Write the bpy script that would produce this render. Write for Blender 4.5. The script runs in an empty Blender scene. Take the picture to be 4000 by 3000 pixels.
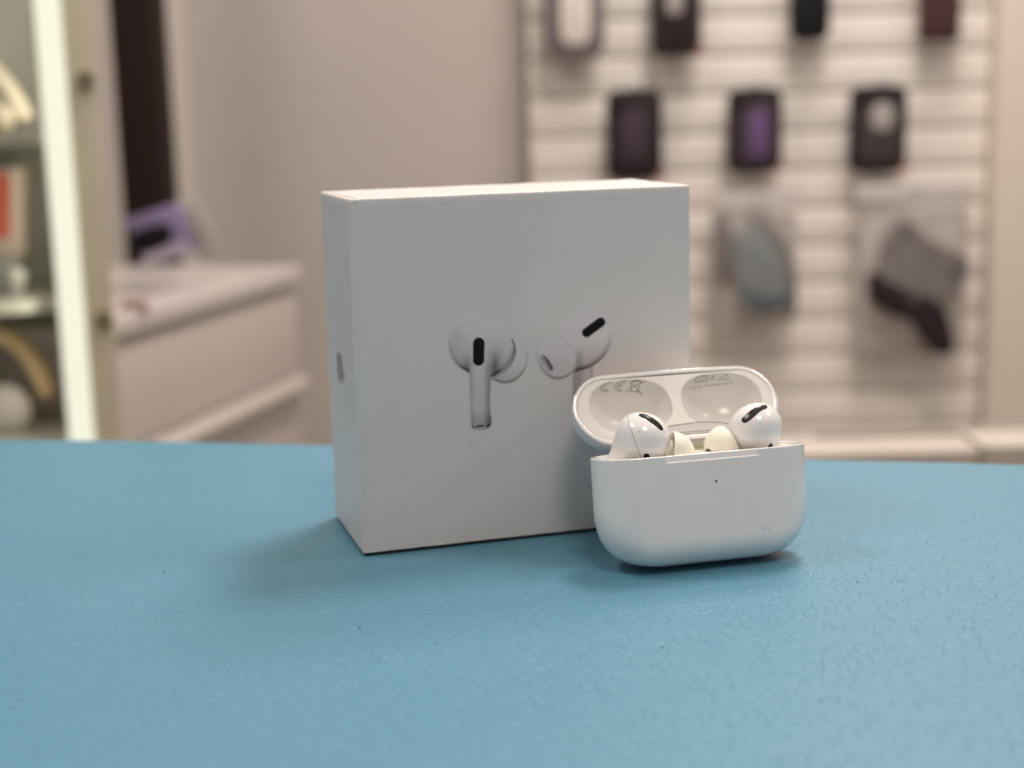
import bpy, bmesh, math, random
import numpy as np
from mathutils import Matrix, Vector, Euler

random.seed(4)
rng = np.random.default_rng(4)
S = bpy.context.scene
COL = S.collection
MM = 0.001

# ------------------------------------------------------------------ camera
F_PX, PITCH, ROLL, CAM_H = 5765.0, 0.1848, -0.0251, 0.129     # 4000 px wide photograph
_f = np.array([0, math.cos(PITCH), -math.sin(PITCH)])
_r0 = np.array([1.0, 0, 0])
_u0 = np.cross(_r0, _f)
RX = math.cos(ROLL) * _r0 + math.sin(ROLL) * _u0
UX = -math.sin(ROLL) * _r0 + math.cos(ROLL) * _u0
FX = _f
TX = -FX
cam_d = bpy.data.cameras.new("camera")
cam = bpy.data.objects.new("camera", cam_d)
COL.objects.link(cam)
m = Matrix.Identity(4)
for i in range(3):
    m[i][0], m[i][1], m[i][2] = RX[i], UX[i], TX[i]
m[0][3], m[1][3], m[2][3] = 0, 0, CAM_H
cam.matrix_world = m
cam_d.sensor_width = 36.0
cam_d.lens = F_PX / 4000 * 36.0
cam_d.clip_start = 0.01
cam_d.clip_end = 50
cam_d.dof.use_dof = True
cam_d.dof.focus_distance = 0.405
cam_d.dof.aperture_fstop = 8.0
cam_d.dof.aperture_blades = 0
S.camera = cam

# ------------------------------------------------------------------ world, lamps, exposure
S.view_settings.view_transform = 'Standard'
S.view_settings.look = 'None'
S.view_settings.exposure = 0.0
S.view_settings.gamma = 1.0
W = bpy.data.worlds.new("World")
S.world = W
W.use_nodes = True
bg = W.node_tree.nodes["Background"]
bg.inputs[0].default_value = (0.54, 0.455, 0.40, 1)
bg.inputs[1].default_value = 0.47


def strip_lamp(x, y, z, power, color=(1.0, 0.93, 0.86), n=4, pitch=0.12, w=0.07, l=0.5):
    """A louvred ceiling lamp: n glowing strips side by side."""
    for k in range(n):
        ld = bpy.data.lights.new("ceiling_strip", 'AREA')
        ld.shape = 'RECTANGLE'
        ld.size, ld.size_y = w, l
        ld.energy = power / n
        ld.color = color
        o = bpy.data.objects.new("ceiling_strip", ld)
        o.location = (x + (k - (n - 1) / 2) * pitch, y, z)
        COL.objects.link(o)


strip_lamp(0.25, -0.45, 1.65, 12.0, (1.0, 0.89, 0.79))
strip_lamp(0.42, 1.05, 1.65, 18.5, pitch=0.09, w=0.05, l=0.4)
strip_lamp(1.35, 0.60, 1.65, 9.5)
strip_lamp(-1.05, 0.50, 1.65, 12.0)
strip_lamp(0.45, 1.68, 1.70, 16.5)

# ------------------------------------------------------------------ helpers


def ray(px, py):
    return FX + (px - 2000) / F_PX * RX - (py - 1500) / F_PX * UX


CAM = np.array([0, 0, CAM_H])


def at(px, py, Y):
    """Point of the place seen at that spot of the photograph, at distance Y behind the camera plane."""
    d = ray(px, py)
    return CAM + d * (Y / d[1])


def obj(name, verts, faces, mat, parent=None, smooth=True, loc=None):
    me = bpy.data.meshes.new(name)
    me.from_pydata([tuple(map(float, v)) for v in verts], [], [tuple(map(int, f)) for f in faces])
    me.update()
    if smooth:
        me.polygons.foreach_set("use_smooth", [True] * len(me.polygons))
    if mat:
        me.materials.append(mat)
    o = bpy.data.objects.new(name, me)
    COL.objects.link(o)
    if parent:
        o.parent = parent
    if loc is not None:
        o.location = loc
    return o


def obj_bm(name, bm, mat, parent=None, smooth=False, auto=None):
    bmesh.ops.recalc_face_normals(bm, faces=bm.faces)
    me = bpy.data.meshes.new(name)
    bm.to_mesh(me)
    bm.free()
    if smooth:
        me.polygons.foreach_set("use_smooth", [True] * len(me.polygons))
        if auto:
            me.set_sharp_from_angle(angle=math.radians(auto))
    me.materials.append(mat)
    o = bpy.data.objects.new(name, me)
    COL.objects.link(o)
    if parent:
        o.parent = parent
    return o


def tag(o, label=None, cat=None, group=None, kind=None):
    if label: o['label'] = label
    if cat: o['category'] = cat
    if group: o['group'] = group
    if kind: o['kind'] = kind
    return o


def thing(name, label, cat, loc=(0, 0, 0), rz=0.0, group=None):
    o = bpy.data.objects.new(name, None)
    o.empty_display_size = 0.02
    COL.objects.link(o)
    o.location = loc
    o.rotation_euler = (0, 0, rz)
    return tag(o, label, cat, group)


def bm_box(bm, lo, hi, bevel=0.0, seg=3, M=None):
    """Rounded box between two corners, optionally moved by matrix M."""
    b = bmesh.new()
    bmesh.ops.create_cube(b, size=1.0)
    for v in b.verts:
        v.co = Vector([lo[i] + (v.co[i] + 0.5) * (hi[i] - lo[i]) for i in range(3)])
    if bevel > 0:
        bmesh.ops.bevel(b, geom=list(b.edges), offset=bevel, segments=seg, profile=0.5, affect='EDGES')
    if M is not None:
        b.transform(M)
    me = bpy.data.meshes.new("tmp")
    b.to_mesh(me)
    b.free()
    bm.from_mesh(me)
    bpy.data.meshes.remove(me)
    return bm


def box_obj(name, lo, hi, mat, parent=None, bevel=0.0, seg=3, M=None):
    return obj_bm(name, bm_box(bmesh.new(), lo, hi, bevel, seg, M), mat, parent, smooth=bevel > 0, auto=40)


def slab(name, poly, y0, y1, mat, parent=None, bevel=0.0):
    """Upright slab: outline in x,z, thickness in y."""
    bm = bmesh.new()
    vs = [bm.verts.new((x, y0, z)) for x, z in poly]
    f = bm.faces.new(vs)
    r = bmesh.ops.extrude_face_region(bm, geom=[f])
    for v in r['geom']:
        if isinstance(v, bmesh.types.BMVert):
            v.co.y = y1
    if bevel > 0:
        bmesh.ops.recalc_face_normals(bm, faces=bm.faces)
        es = [e for e in bm.edges if len(e.link_faces) == 2 and e.calc_face_angle(0) > 1.0]
        bmesh.ops.bevel(bm, geom=es, offset=bevel, segments=2, profile=0.5, affect='EDGES')
    return obj_bm(name, bm, mat, parent, smooth=True, auto=40)


def rrect(x0, z0, x1, z1, r, n=6):
    pts = []
    for cx, cz, a0 in ((x1 - r, z1 - r, 0), (x0 + r, z1 - r, 90), (x0 + r, z0 + r, 180), (x1 - r, z0 + r, 270)):
        for k in range(n + 1):
            a = math.radians(a0 + 90 * k / n)
            pts.append((cx + r * math.cos(a), cz + r * math.sin(a)))
    return pts


def catmull(P, n=10, closed=True):
    P = np.array(P, float)
    out = []
    N = len(P)
    rngN = range(N if closed else N - 1)
    for i in rngN:
        if closed:
            p0, p1, p2, p3 = P[i - 1], P[i], P[(i + 1) % N], P[(i + 2) % N]
        else:
            p0, p1, p2, p3 = P[max(i - 1, 0)], P[i], P[i + 1], P[min(i + 2, N - 1)]
        for t in np.linspace(0, 1, n, endpoint=False):
            out.append(0.5 * (2 * p1 + (p2 - p0) * t + (2 * p0 - 5 * p1 + 4 * p2 - p3) * t * t + (3 * p1 - p0 - 3 * p2 + p3) * t ** 3))
    if not closed:
        out.append(P[-1])
    return np.array(out)


# ------------------------------------------------------------------ materials


class NT:
    def __init__(self, name):
        self.m = bpy.data.materials.new(name)
        self.m.use_nodes = True
        self.t = self.m.node_tree
        self.p = self.t.nodes["Principled BSDF"]
        self.out = self.t.nodes["Material Output"]

    def n(self, typ, **kw):
        nd = self.t.nodes.new(typ)
        for k, v in kw.items():
            setattr(nd, k, v)
        return nd

    def l(self, a, b):
        self.t.links.new(a, b)

    def coord(self, scale=None):
        tc = self.n("ShaderNodeTexCoord")
        return tc.outputs["Object"]


def mat(name, col, rough=0.5, spec=0.5, noise=0.0, nscale=200.0, bump=0.0, bscale=900.0, metal=0.0,
        coat=0.0, sss=0.0, sss_r=(1, 0.9, 0.7), trans=0.0, emit=None, estr=0.0, rvar=0.0):
    a = NT(name)
    p = a.p
    p.inputs["Base Color"].default_value = (*col, 1)
    p.inputs["Roughness"].default_value = rough
    p.inputs["Specular IOR Level"].default_value = spec
    p.inputs["Metallic"].default_value = metal
    p.inputs["Coat Weight"].default_value = coat
    p.inputs["Transmission Weight"].default_value = trans
    if sss > 0:
        p.inputs["Subsurface Weight"].default_value = sss
        p.inputs["Subsurface Radius"].default_value = sss_r
        p.inputs["Subsurface Scale"].default_value = 0.0012
    if emit:
        p.inputs["Emission Color"].default_value = (*emit, 1)
        p.inputs["Emission Strength"].default_value = estr
    if noise > 0:
        nz = a.n("ShaderNodeTexNoise")
        nz.inputs["Scale"].default_value = nscale
        nz.inputs["Detail"].default_value = 5
        a.l(a.coord(), nz.inputs["Vector"])
        mr = a.n("ShaderNodeMapRange")
        mr.inputs["From Min"].default_value = 0.3
        mr.inputs["From Max"].default_value = 0.7
        mr.inputs["To Min"].default_value = 1 - noise
        mr.inputs["To Max"].default_value = 1 + noise
        a.l(nz.outputs["Fac"], mr.inputs["Value"])
        mx = a.n("ShaderNodeMix", data_type='RGBA', blend_type='MULTIPLY')
        mx.inputs["Factor"].default_value = 1
        mx.inputs["A"].default_value = (*col, 1)
        a.l(mr.outputs["Result"], mx.inputs["B"])
        a.l(mx.outputs["Result"], p.inputs["Base Color"])
    if rvar > 0:
        nr = a.n("ShaderNodeTexNoise")
        nr.inputs["Scale"].default_value = 140
        nr.inputs["Detail"].default_value = 6
        a.l(a.coord(), nr.inputs["Vector"])
        rr = a.n("ShaderNodeMapRange")
        rr.inputs["From Min"].default_value = 0.35
        rr.inputs["From Max"].default_value = 0.65
        rr.inputs["To Min"].default_value = max(0.02, rough - rvar)
        rr.inputs["To Max"].default_value = rough + rvar
        a.l(nr.outputs["Fac"], rr.inputs["Value"])
        a.l(rr.outputs["Result"], p.inputs["Roughness"])
    if bump > 0:
        nb = a.n("ShaderNodeTexNoise")
        nb.inputs["Scale"].default_value = bscale
        nb.inputs["Detail"].default_value = 4
        a.l(a.coord(), nb.inputs["Vector"])
        bp = a.n("ShaderNodeBump")
        bp.inputs["Strength"].default_value = bump
        bp.inputs["Distance"].default_value = 0.0003
        a.l(nb.outputs["Fac"], bp.inputs["Height"])
        a.l(bp.outputs["Normal"], p.inputs["Normal"])
    return a.m


def paper_mat(name, attr=None):
    """Matt laminated white carton; with attr the printed picture's ink multiplies the paper."""
    a = NT(name)
    p = a.p
    base = (0.752, 0.712, 0.698)
    p.inputs["Roughness"].default_value = 0.42
    p.inputs["Specular IOR Level"].default_value = 0.4
    co = a.coord()
    n1 = a.n("ShaderNodeTexNoise")
    n1.inputs["Scale"].default_value = 2600
    n1.inputs["Detail"].default_value = 3
    n2 = a.n("ShaderNodeTexNoise")
    n2.inputs["Scale"].default_value = 38
    n2.inputs["Detail"].default_value = 6
    for n in (n1, n2):
        a.l(co, n.inputs["Vector"])
    mr = a.n("ShaderNodeMapRange")
    mr.inputs["From Min"].default_value = 0.3
    mr.inputs["From Max"].default_value = 0.7
    mr.inputs["To Min"].default_value = 0.91
    mr.inputs["To Max"].default_value = 1.07
    a.l(n1.outputs["Fac"], mr.inputs["Value"])
    mr2 = a.n("ShaderNodeMapRange")
    mr2.inputs["From Min"].default_value = 0.3
    mr2.inputs["From Max"].default_value = 0.7
    mr2.inputs["To Min"].default_value = 0.975
    mr2.inputs["To Max"].default_value = 1.015
    a.l(n2.outputs["Fac"], mr2.inputs["Value"])
    mu = a.n("ShaderNodeMath", operation='MULTIPLY')
    a.l(mr.outputs["Result"], mu.inputs[0])
    a.l(mr2.outputs["Result"], mu.inputs[1])
    mx = a.n("ShaderNodeMix", data_type='RGBA', blend_type='MULTIPLY')
    mx.inputs["Factor"].default_value = 1
    mx.inputs["A"].default_value = (*base, 1)
    a.l(mu.outputs[0], mx.inputs["B"])
    src = mx.outputs["Result"]
    if attr:
        at_ = a.n("ShaderNodeAttribute", attribute_name=attr)
        m2 = a.n("ShaderNodeMix", data_type='RGBA', blend_type='MULTIPLY')
        m2.inputs["Factor"].default_value = 1
        a.l(src, m2.inputs["A"])
        a.l(at_.outputs["Color"], m2.inputs["B"])
        src = m2.outputs["Result"]
        sp = a.n("ShaderNodeMath", operation='MULTIPLY')
        sp.inputs[1].default_value = 0.4
        a.l(at_.outputs["Fac"], sp.inputs[0])
        a.l(sp.outputs[0], p.inputs["Specular IOR Level"])
    a.l(src, p.inputs["Base Color"])
    bp = a.n("ShaderNodeBump")
    bp.inputs["Strength"].default_value = 0.10
    bp.inputs["Distance"].default_value = 0.0002
    a.l(n1.outputs["Fac"], bp.inputs["Height"])
    a.l(bp.outputs["Normal"], p.inputs["Normal"])
    return a.m


def leather_mat():
    a = NT("blue_leatherette")
    p = a.p
    co = a.coord()
    warp = a.n("ShaderNodeTexNoise")
    warp.inputs["Scale"].default_value = 170
    warp.inputs["Detail"].default_value = 3
    a.l(co, warp.inputs["Vector"])
    sub = a.n("ShaderNodeVectorMath", operation='SUBTRACT')
    sub.inputs[1].default_value = (0.5, 0.5, 0.5)
    a.l(warp.outputs["Color"], sub.inputs[0])
    sc = a.n("ShaderNodeVectorMath", operation='SCALE')
    sc.inputs["Scale"].default_value = 0.0042
    a.l(sub.outputs[0], sc.inputs[0])
    ad = a.n("ShaderNodeVectorMath", operation='ADD')
    a.l(co, ad.inputs[0])
    a.l(sc.outputs[0], ad.inputs[1])
    vo = a.n("ShaderNodeTexVoronoi", feature='DISTANCE_TO_EDGE')
    vo.inputs["Scale"].default_value = 290
    a.l(ad.outputs[0], vo.inputs["Vector"])
    cr = a.n("ShaderNodeMapRange")
    cr.interpolation_type = 'SMOOTHSTEP'
    cr.inputs["From Min"].default_value = 0.0
    cr.inputs["From Max"].default_value = 0.09
    a.l(vo.outputs["Distance"], cr.inputs["Value"])
    # creases come and go
    pa = a.n("ShaderNodeTexNoise")
    pa.inputs["Scale"].default_value = 130
    pa.inputs["Detail"].default_value = 4
    a.l(co, pa.inputs["Vector"])
    pm = a.n("ShaderNodeMapRange")
    pm.inputs["From Min"].default_value = 0.34
    pm.inputs["From Max"].default_value = 0.60
    a.l(pa.outputs["Fac"], pm.inputs["Value"])
    inv = a.n("ShaderNodeMath", operation='SUBTRACT')
    inv.inputs[0].default_value = 1.0
    a.l(cr.outputs["Result"], inv.inputs[1])
    cre = a.n("ShaderNodeMath", operation='MULTIPLY')
    a.l(inv.outputs[0], cre.inputs[0])
    a.l(pm.outputs["Result"], cre.inputs[1])
    fine = a.n("ShaderNodeTexNoise")
    fine.inputs["Scale"].default_value = 1500
    fine.inputs["Detail"].default_value = 3
    a.l(co, fine.inputs["Vector"])
    big = a.n("ShaderNodeTexNoise")
    big.inputs["Scale"].default_value = 11
    big.inputs["Detail"].default_value = 4
    a.l(co, big.inputs["Vector"])
    pits = a.n("ShaderNodeTexVoronoi", feature='F1')
    pits.inputs["Scale"].default_value = 700
    a.l(co, pits.inputs["Vector"])
    # height
    h1 = a.n("ShaderNodeMath", operation='MULTIPLY_ADD')
    h1.inputs[1].default_value = -1.0
    a.l(cre.outputs[0], h1.inputs[0])
    h2 = a.n("ShaderNodeMath", operation='MULTIPLY')
    h2.inputs[1].default_value = 0.35
    a.l(fine.outputs["Fac"], h2.inputs[0])
    h3 = a.n("ShaderNodeMath", operation='MULTIPLY_ADD')
    h3.inputs[1].default_value = 0.12
    a.l(pits.outputs["Distance"], h3.inputs[0])
    a.l(h2.outputs[0], h3.inputs[2])
    a.l(h3.outputs[0], h1.inputs[2])
    bp = a.n("ShaderNodeBump")
    bp.inputs["Strength"].default_value = 0.42
    bp.inputs["Distance"].default_value = 0.00035
    a.l(h1.outputs[0], bp.inputs["Height"])
    a.l(bp.outputs["Normal"], p.inputs["Normal"])
    # colour
    ra = a.n("ShaderNodeMix", data_type='RGBA')
    ra.inputs["A"].default_value = (0.091, 0.254, 0.358, 1)
    ra.inputs["B"].default_value = (0.101, 0.268, 0.374, 1)
    a.l(big.outputs["Fac"], ra.inputs["Factor"])
    dk = a.n("ShaderNodeMix", data_type='RGBA')
    dk.inputs["B"].default_value = (0.055, 0.19, 0.26, 1)
    a.l(ra.outputs["Result"], dk.inputs["A"])
    cf = a.n("ShaderNodeMath", operation='MULTIPLY')
    cf.inputs[1].default_value = 0.10
    a.l(cre.outputs[0], cf.inputs[0])
    a.l(cf.outputs[0], dk.inputs["Factor"])
    a.l(dk.outputs["Result"], p.inputs["Base Color"])
    p.inputs["Roughness"].default_value = 0.43
    p.inputs["Specular IOR Level"].default_value = 0.55
    return a.m


M = {}
M['paper'] = paper_mat("white_carton")
M['print'] = paper_mat("printed_carton", "ink")
M['gap_shade'] = mat("carton_gap_shade", (0.05, 0.048, 0.045), 0.9)
M['emblem'] = mat("grey_foil_print", (0.33, 0.33, 0.31), 0.35)
M['fold'] = mat("worn_carton_fold", (0.62, 0.57, 0.52), 0.6, bump=0.2, bscale=3000)
M['plastic'] = mat("glossy_white_plastic", (0.89, 0.862, 0.852), 0.09, 0.5, noise=0.012, nscale=90, coat=0.5, rvar=0.07)
M['liner'] = mat("inner_white_plastic", (0.82, 0.79, 0.755), 0.22, 0.45, noise=0.02, nscale=160)
M['seam'] = mat("dark_seam", (0.10, 0.09, 0.085), 0.7)
M['seam_soft'] = mat("soft_grey_seam", (0.33, 0.32, 0.31), 0.6)
M['plate'] = mat("pale_hinge_plate", (0.60, 0.58, 0.57), 0.4)
M['plate2'] = mat("dull_hinge_plate", (0.44, 0.42, 0.39), 0.4)
M['metal'] = mat("brassy_hinge_metal", (0.50, 0.46, 0.32), 0.3, metal=1.0)
M['mark'] = mat("grey_marking_ink", (0.16, 0.15, 0.145), 0.6)
M['mark_pale'] = mat("pale_marking_ink", (0.42, 0.40, 0.385), 0.6)
M['black'] = mat("black_gloss", (0.006, 0.006, 0.006), 0.25)
M['mesh'] = mat("black_mesh", (0.022, 0.020, 0.020), 0.6, 0.15, bump=0.8, bscale=6000)
M['tip'] = mat("cream_silicone", (0.86, 0.82, 0.715), 0.45, 0.35, noise=0.03, nscale=300, sss=0.25)
M['tip_in'] = mat("amber_silicone_inside", (0.45, 0.36, 0.16), 0.6)
M['dot'] = mat("grey_light_dot", (0.11, 0.11, 0.11), 0.4)
M['dirt'] = mat("brown_dirt", (0.10, 0.085, 0.07), 0.8)
M['leather'] = leather_mat()

# ------------------------------------------------------------------ counter with blue top
counter = thing("counter", "counter top covered in light blue leatherette, under the white box and case", "counter", (0, 0.2, 0))
edge = [(-0.75, 0.62), (-0.40, 0.611), (-0.2126, 0.5979), (-0.1744, 0.594), (-0.1251, 0.5846), (-0.073, 0.574), (0.02, 0.553),
        (0.1085, 0.5302), (0.1482, 0.5219), (0.1827, 0.5138), (0.30, 0.481), (0.50, 0.41), (0.75, 0.30)]
edge = catmull(edge, 6, closed=False)
vs, fs = [], []
prof = [(0.0, 0.0)] + [(0.006 * math.sin(a), -0.006 * (1 - math.cos(a))) for a in np.linspace(0.15, math.pi / 2, 7)] + [(0.006, -0.035)]
front_y = -0.35
cols = len(edge)
for j, (x, y) in enumerate(edge):
    t0 = edge[max(j - 1, 0)]; t1 = edge[min(j + 1, cols - 1)]
    tg = (t1 - t0) / np.linalg.norm(t1 - t0)
    nx, ny = -tg[1], tg[0]
    row = [(x, front_y - 0.2, -0.035), (x, front_y - 0.2, 0)] + [(x, front_y - 0.2 + (y - 0.006 * ny - front_y + 0.2) * k / 12, 0) for k in range(1, 12)]
    row += [(x + nx * (a - 0.006), y + ny * (a - 0.006) , b) for a, b in prof]
    vs += row
R = len(vs) // cols
for j in range(cols - 1):
    for k in range(R - 1):
        a = j * R + k
        fs.append((a, a + R, a + R + 1, a + 1))
vs = [(x, y - 0.2, z) for x, y, z in vs]
obj("padded_top", vs, fs, M['leather'], counter)
for px, py, s_, a_l in ((2857, 2835, .0005, .3), (1405, 2453, .0007, 1.2), (2585, 2530, .0006, 2.0), (640, 2236, .0005, .8), (1700, 2515, .0004, 0.2), (3350, 2275, .0005, 2.4),
                        (2270, 2680, .0004, 1.7), (3480, 2745, .0005, .5), (2060, 2315, .0004, 1.4), (3620, 2120, .0004, 2.2)):
    d_ = ray(px, py); q_ = CAM + d_ * (-CAM_H / d_[2])
    c_, n_ = math.cos(a_l), math.sin(a_l)
    pts_ = [(-1, -.25, .0001), (.2, -.35, .00025), (1, .1, .0001), (.1, .3, .0003)]
    obj("lint_speck", [(q_[0] + s_ * (x * c_ - y * n_), q_[1] - 0.2 + s_ * (x * n_ + y * c_), z) for x, y, z in pts_], [(0, 1, 2), (0, 2, 3)], mat("dark_lint", (0.05, 0.07, 0.08), 0.9), counter, smooth=False)
wood = mat("pale_counter_body", (0.62, 0.56, 0.50), 0.5, noise=0.05, nscale=30)
box_obj("counter_body", (-0.72, -0.70, -0.75), (0.72, 0.08, -0.0352), wood, counter)

# ------------------------------------------------------------------ white carton
BOX_YAW = math.radians(16.58)
BW, BD, BH, LIFT = 0.1046, 0.0465, 0.1050, 0.0012
carton = thing("product_box", "square white carton with two printed earbuds on its front, standing behind the case", "box",
               (-0.045, 0.4184, 0), BOX_YAW)
bm = bmesh.new()
bmesh.ops.create_cube(bm, size=1.0)
for v in bm.verts:
    v.co = Vector(((v.co.x + .5) * BW, (v.co.y + .5) * BD, LIFT + (v.co.z + .5) * (BH - LIFT)))
bmesh.ops.delete(bm, geom=[f for f in bm.faces if f.calc_center_median().z < LIFT + 1e-4], context='FACES')
bmesh.ops.subdivide_edges(bm, edges=list(bm.edges), cuts=40, use_grid_fill=True)
from mathutils import noise as mnoise
es = [e for e in bm.edges if len(e.link_faces) == 2 and e.calc_face_angle(0) > 1.0]
bmesh.ops.bevel(bm, geom=es, offset=0.0008, segments=3, profile=0.5, affect='EDGES')
for v in bm.verts:                                   # the carton's edges are slightly worn and wavy
    c = v.co
    near = sum((c.x < .003 or c.x > BW - .003, c.y < .003 or c.y > BD - .003, c.z > BH - .003))
    if near >= 2:
        q = mnoise.noise_vector(c * 160) * 0.00013 + mnoise.noise_vector(c * 620) * 0.00005
        v.co = c + q
    elif c.z < 0.002 and near:
        v.co.z += mnoise.noise(c * 300) * 0.00012
obj_bm("lid_shell", bm, M['paper'], carton, smooth=True, auto=35)
box_obj("base_tray", (0.0010, 0.0010, 0.0), (BW - 0.001, BD - 0.001, 0.004), M['gap_shade'], carton)  # near-black tray colour stands in for the contact shadow under the lid
# folded flap seam along the top, by the left edge
obj("flap_seam", [(0.0022, 0.0012, BH + .00003), (0.0026, 0.0012, BH + .00003), (0.0020, BD - .002, BH + .00003), (0.0016, BD - .002, BH + .00003)],
    [(0, 1, 2, 3)], M['seam_soft'], carton, smooth=False)
obj("corner_fold", [(0.0005, -.00006, BH - .0012), (0.0031, -.00006, BH - .0007), (0.0013, -.00006, BH - .0031), (0.0006, -.00006, BH - .0036)],
    [(0, 1, 2, 3)], M['fold'], carton, smooth=False)
nick = catmull([(0.0205, 0.0012), (0.0216, 0.0019), (0.0226, 0.0022), (0.0236, 0.0019), (0.0244, 0.0011), (0.0226, 0.0012)], 4)
obj("worn_nick", [(a, -.00006 - .0001 * math.sin(i), b) for i, (a, b) in enumerate(nick)], [tuple(range(len(nick)))], M['paper'], carton, smooth=False)
for (x0, z0, s) in ((0.0335, 0.0315, .0004), (0.0795, 0.0862, .0004), (0.0165, 0.094, .0002), (0.0868, 0.0975, .0002)):
    obj("speck", [(x0, -.00006, z0), (x0 + s * .5, -.00006, z0 - s), (x0 + s * .8, -.00006, z0 - s * .2), (x0 + s * .3, -.00006, z0 + s)],
        [(0, 1, 2, 3)], M['seam_soft'], carton, smooth=False)

# printed earbuds: a flat printed picture, drawn as ink over a fine grid
HOM = np.array([35.6335275295851, -1.2778248549101787, -717.8319365844151, -2.1961330270269332, -36.40772340187764,
                2810.3679615352526, 0.0006448465247503077, -0.00042243341911722145, 1.0]).reshape(3, 3)
INVH = np.linalg.inv(HOM)


def pdist(P, poly):
    """Signed distance to a closed outline, negative inside, and outward direction."""
    A = poly; B = np.roll(poly, -1, 0)
    best = np.full(len(P), 1e18); bd = np.zeros((len(P), 2))
    inside = np.zeros(len(P), bool)
    for a, b in zip(A, B):
        ab = b - a
        L = ab @ ab
        if L < 1e-12:
            continue
        t = np.clip(((P - a) @ ab) / L, 0, 1)
        q = a + t[:, None] * ab
        d = P - q
        dd = (d * d).sum(1)
        k = dd < best
        best[k] = dd[k]; bd[k] = d[k]
        c = (a[1] > P[:, 1]) != (b[1] > P[:, 1])
        with np.errstate(divide='ignore', invalid='ignore'):
            xi = a[0] + (P[:, 1] - a[1]) / (b[1] - a[1]) * ab[0]
        inside ^= c & (P[:, 0] < xi)
    d = np.sqrt(best)
    n = bd / np.maximum(d, 1e-9)[:, None]
    n[inside] *= -1
    return np.where(inside, -d, d), n


class Ink:
    def __init__(self, x0, y0, x1, y1, step=6.5):
        self.xs = np.arange(x0, x1, step); self.ys = np.arange(y0, y1, step)
        gx, gy = np.meshgrid(self.xs, self.ys)
        self.P = np.stack([gx.ravel(), gy.ravel()], 1)
        self.C = np.ones((len(self.P), 3))
        self.cov = np.zeros(len(self.P))

    def put(self, poly, shade, aa=5.0, boost=True):
        d, n = pdist(self.P, poly)
        a = np.clip(0.5 - d / (2 * aa), 0, 1)
        c = shade(self.P, -d, n)
        c = np.asarray(c)
        if boost:
            c = np.clip(1 - (1 - c) * 1.75, 0.12, 2) * 1.16
        if c.ndim == 1:
            c = np.repeat(c[:, None], 3, 1)
        self.C = self.C * (1 - a[:, None]) + c * a[:, None]
        self.cov = np.maximum(self.cov, a)

    def build(self, name, label):
        H, Wd = len(self.ys), len(self.xs)
        ph = np.c_[self.P, np.ones(len(self.P))] @ INVH.T
        uv = ph[:, :2] / ph[:, 2:]
        vs = np.stack([uv[:, 0] * MM, np.full(len(uv), -0.00005), uv[:, 1] * MM], 1)
        cov = self.cov.reshape(H, Wd) > 0
        keep = cov[:-1, :-1] | cov[1:, :-1] | cov[:-1, 1:] | cov[1:, 1:]
        ii, jj = np.nonzero(keep)
        a = ii * Wd + jj
        fs = np.stack([a, a + Wd, a + Wd + 1, a + 1], 1)
        used, inv = np.unique(fs, return_inverse=True)
        fs = inv.reshape(fs.shape)
        o = obj(name, vs[used], fs, M['print'], carton, smooth=False)
        ca = o.data.color_attributes.new("ink", 'FLOAT_COLOR', 'POINT')
        ca.data.foreach_set("color", np.c_[np.clip(self.C[used], 0, 1.2), np.ones(len(used))].ravel().astype(np.float32))
        o['label'] = label
        return o


def sm(x, a, b):
    t = np.clip((x - a) / (b - a), 0, 1)
    return t * t * (3 - 2 * t)


TINT = np.array([0.985, 0.975, 1.0])


def tint(v):
    return v[:, None] * TINT[None, :]


def stadium2(p, q, r, n=10):
    p, q = np.array(p, float), np.array(q, float)
    a0 = math.atan2(*(q - p)[::-1])
    out = [q + r * np.array([math.cos(a0 + t), math.sin(a0 + t)]) for t in np.linspace(-math.pi / 2, math.pi / 2, n)]
    out += [p + r * np.array([math.cos(a0 + t), math.sin(a0 + t)]) for t in np.linspace(math.pi / 2, 3 * math.pi / 2, n)]
    return np.array(out)


ink = Ink(170, 170, 1080, 1460)
tipL = catmull([(880, 438), (960, 470), (1020, 530), (1052, 600), (1060, 665), (1040, 750), (990, 840), (920, 900), (830, 932), (760, 925), (700, 900), (660, 872), (700, 700)], 6)
ink.put(tipL, lambda P, d, n: tint(0.93 - 0.26 * sm(40 - d, 0, 40) * np.clip(0.45 + 0.7 * n[:, 1], 0.1, 1) - 0.12 * sm(P[:, 1], 700, 930)))
gap = catmull([(886, 452), (915, 505), (930, 570), (918, 650), (885, 725), (825, 800), (750, 852), (690, 876), (655, 872), (650, 700), (800, 500)], 6)
ink.put(gap, lambda P, d, n: tint(0.36 + 0.24 * sm(P[:, 1], 560, 860)), boost=False)
headL = catmull([(420, 822), (300, 740), (232, 640), (202, 540), (200, 450), (235, 350), (310, 262), (400, 208), (500, 190), (600, 205), (700, 255), (790, 340), (850, 425),
                 (888, 490), (897, 560), (880, 640), (845, 715), (785, 790), (725, 838), (662, 868), (560, 880), (480, 860)], 6)


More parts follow.
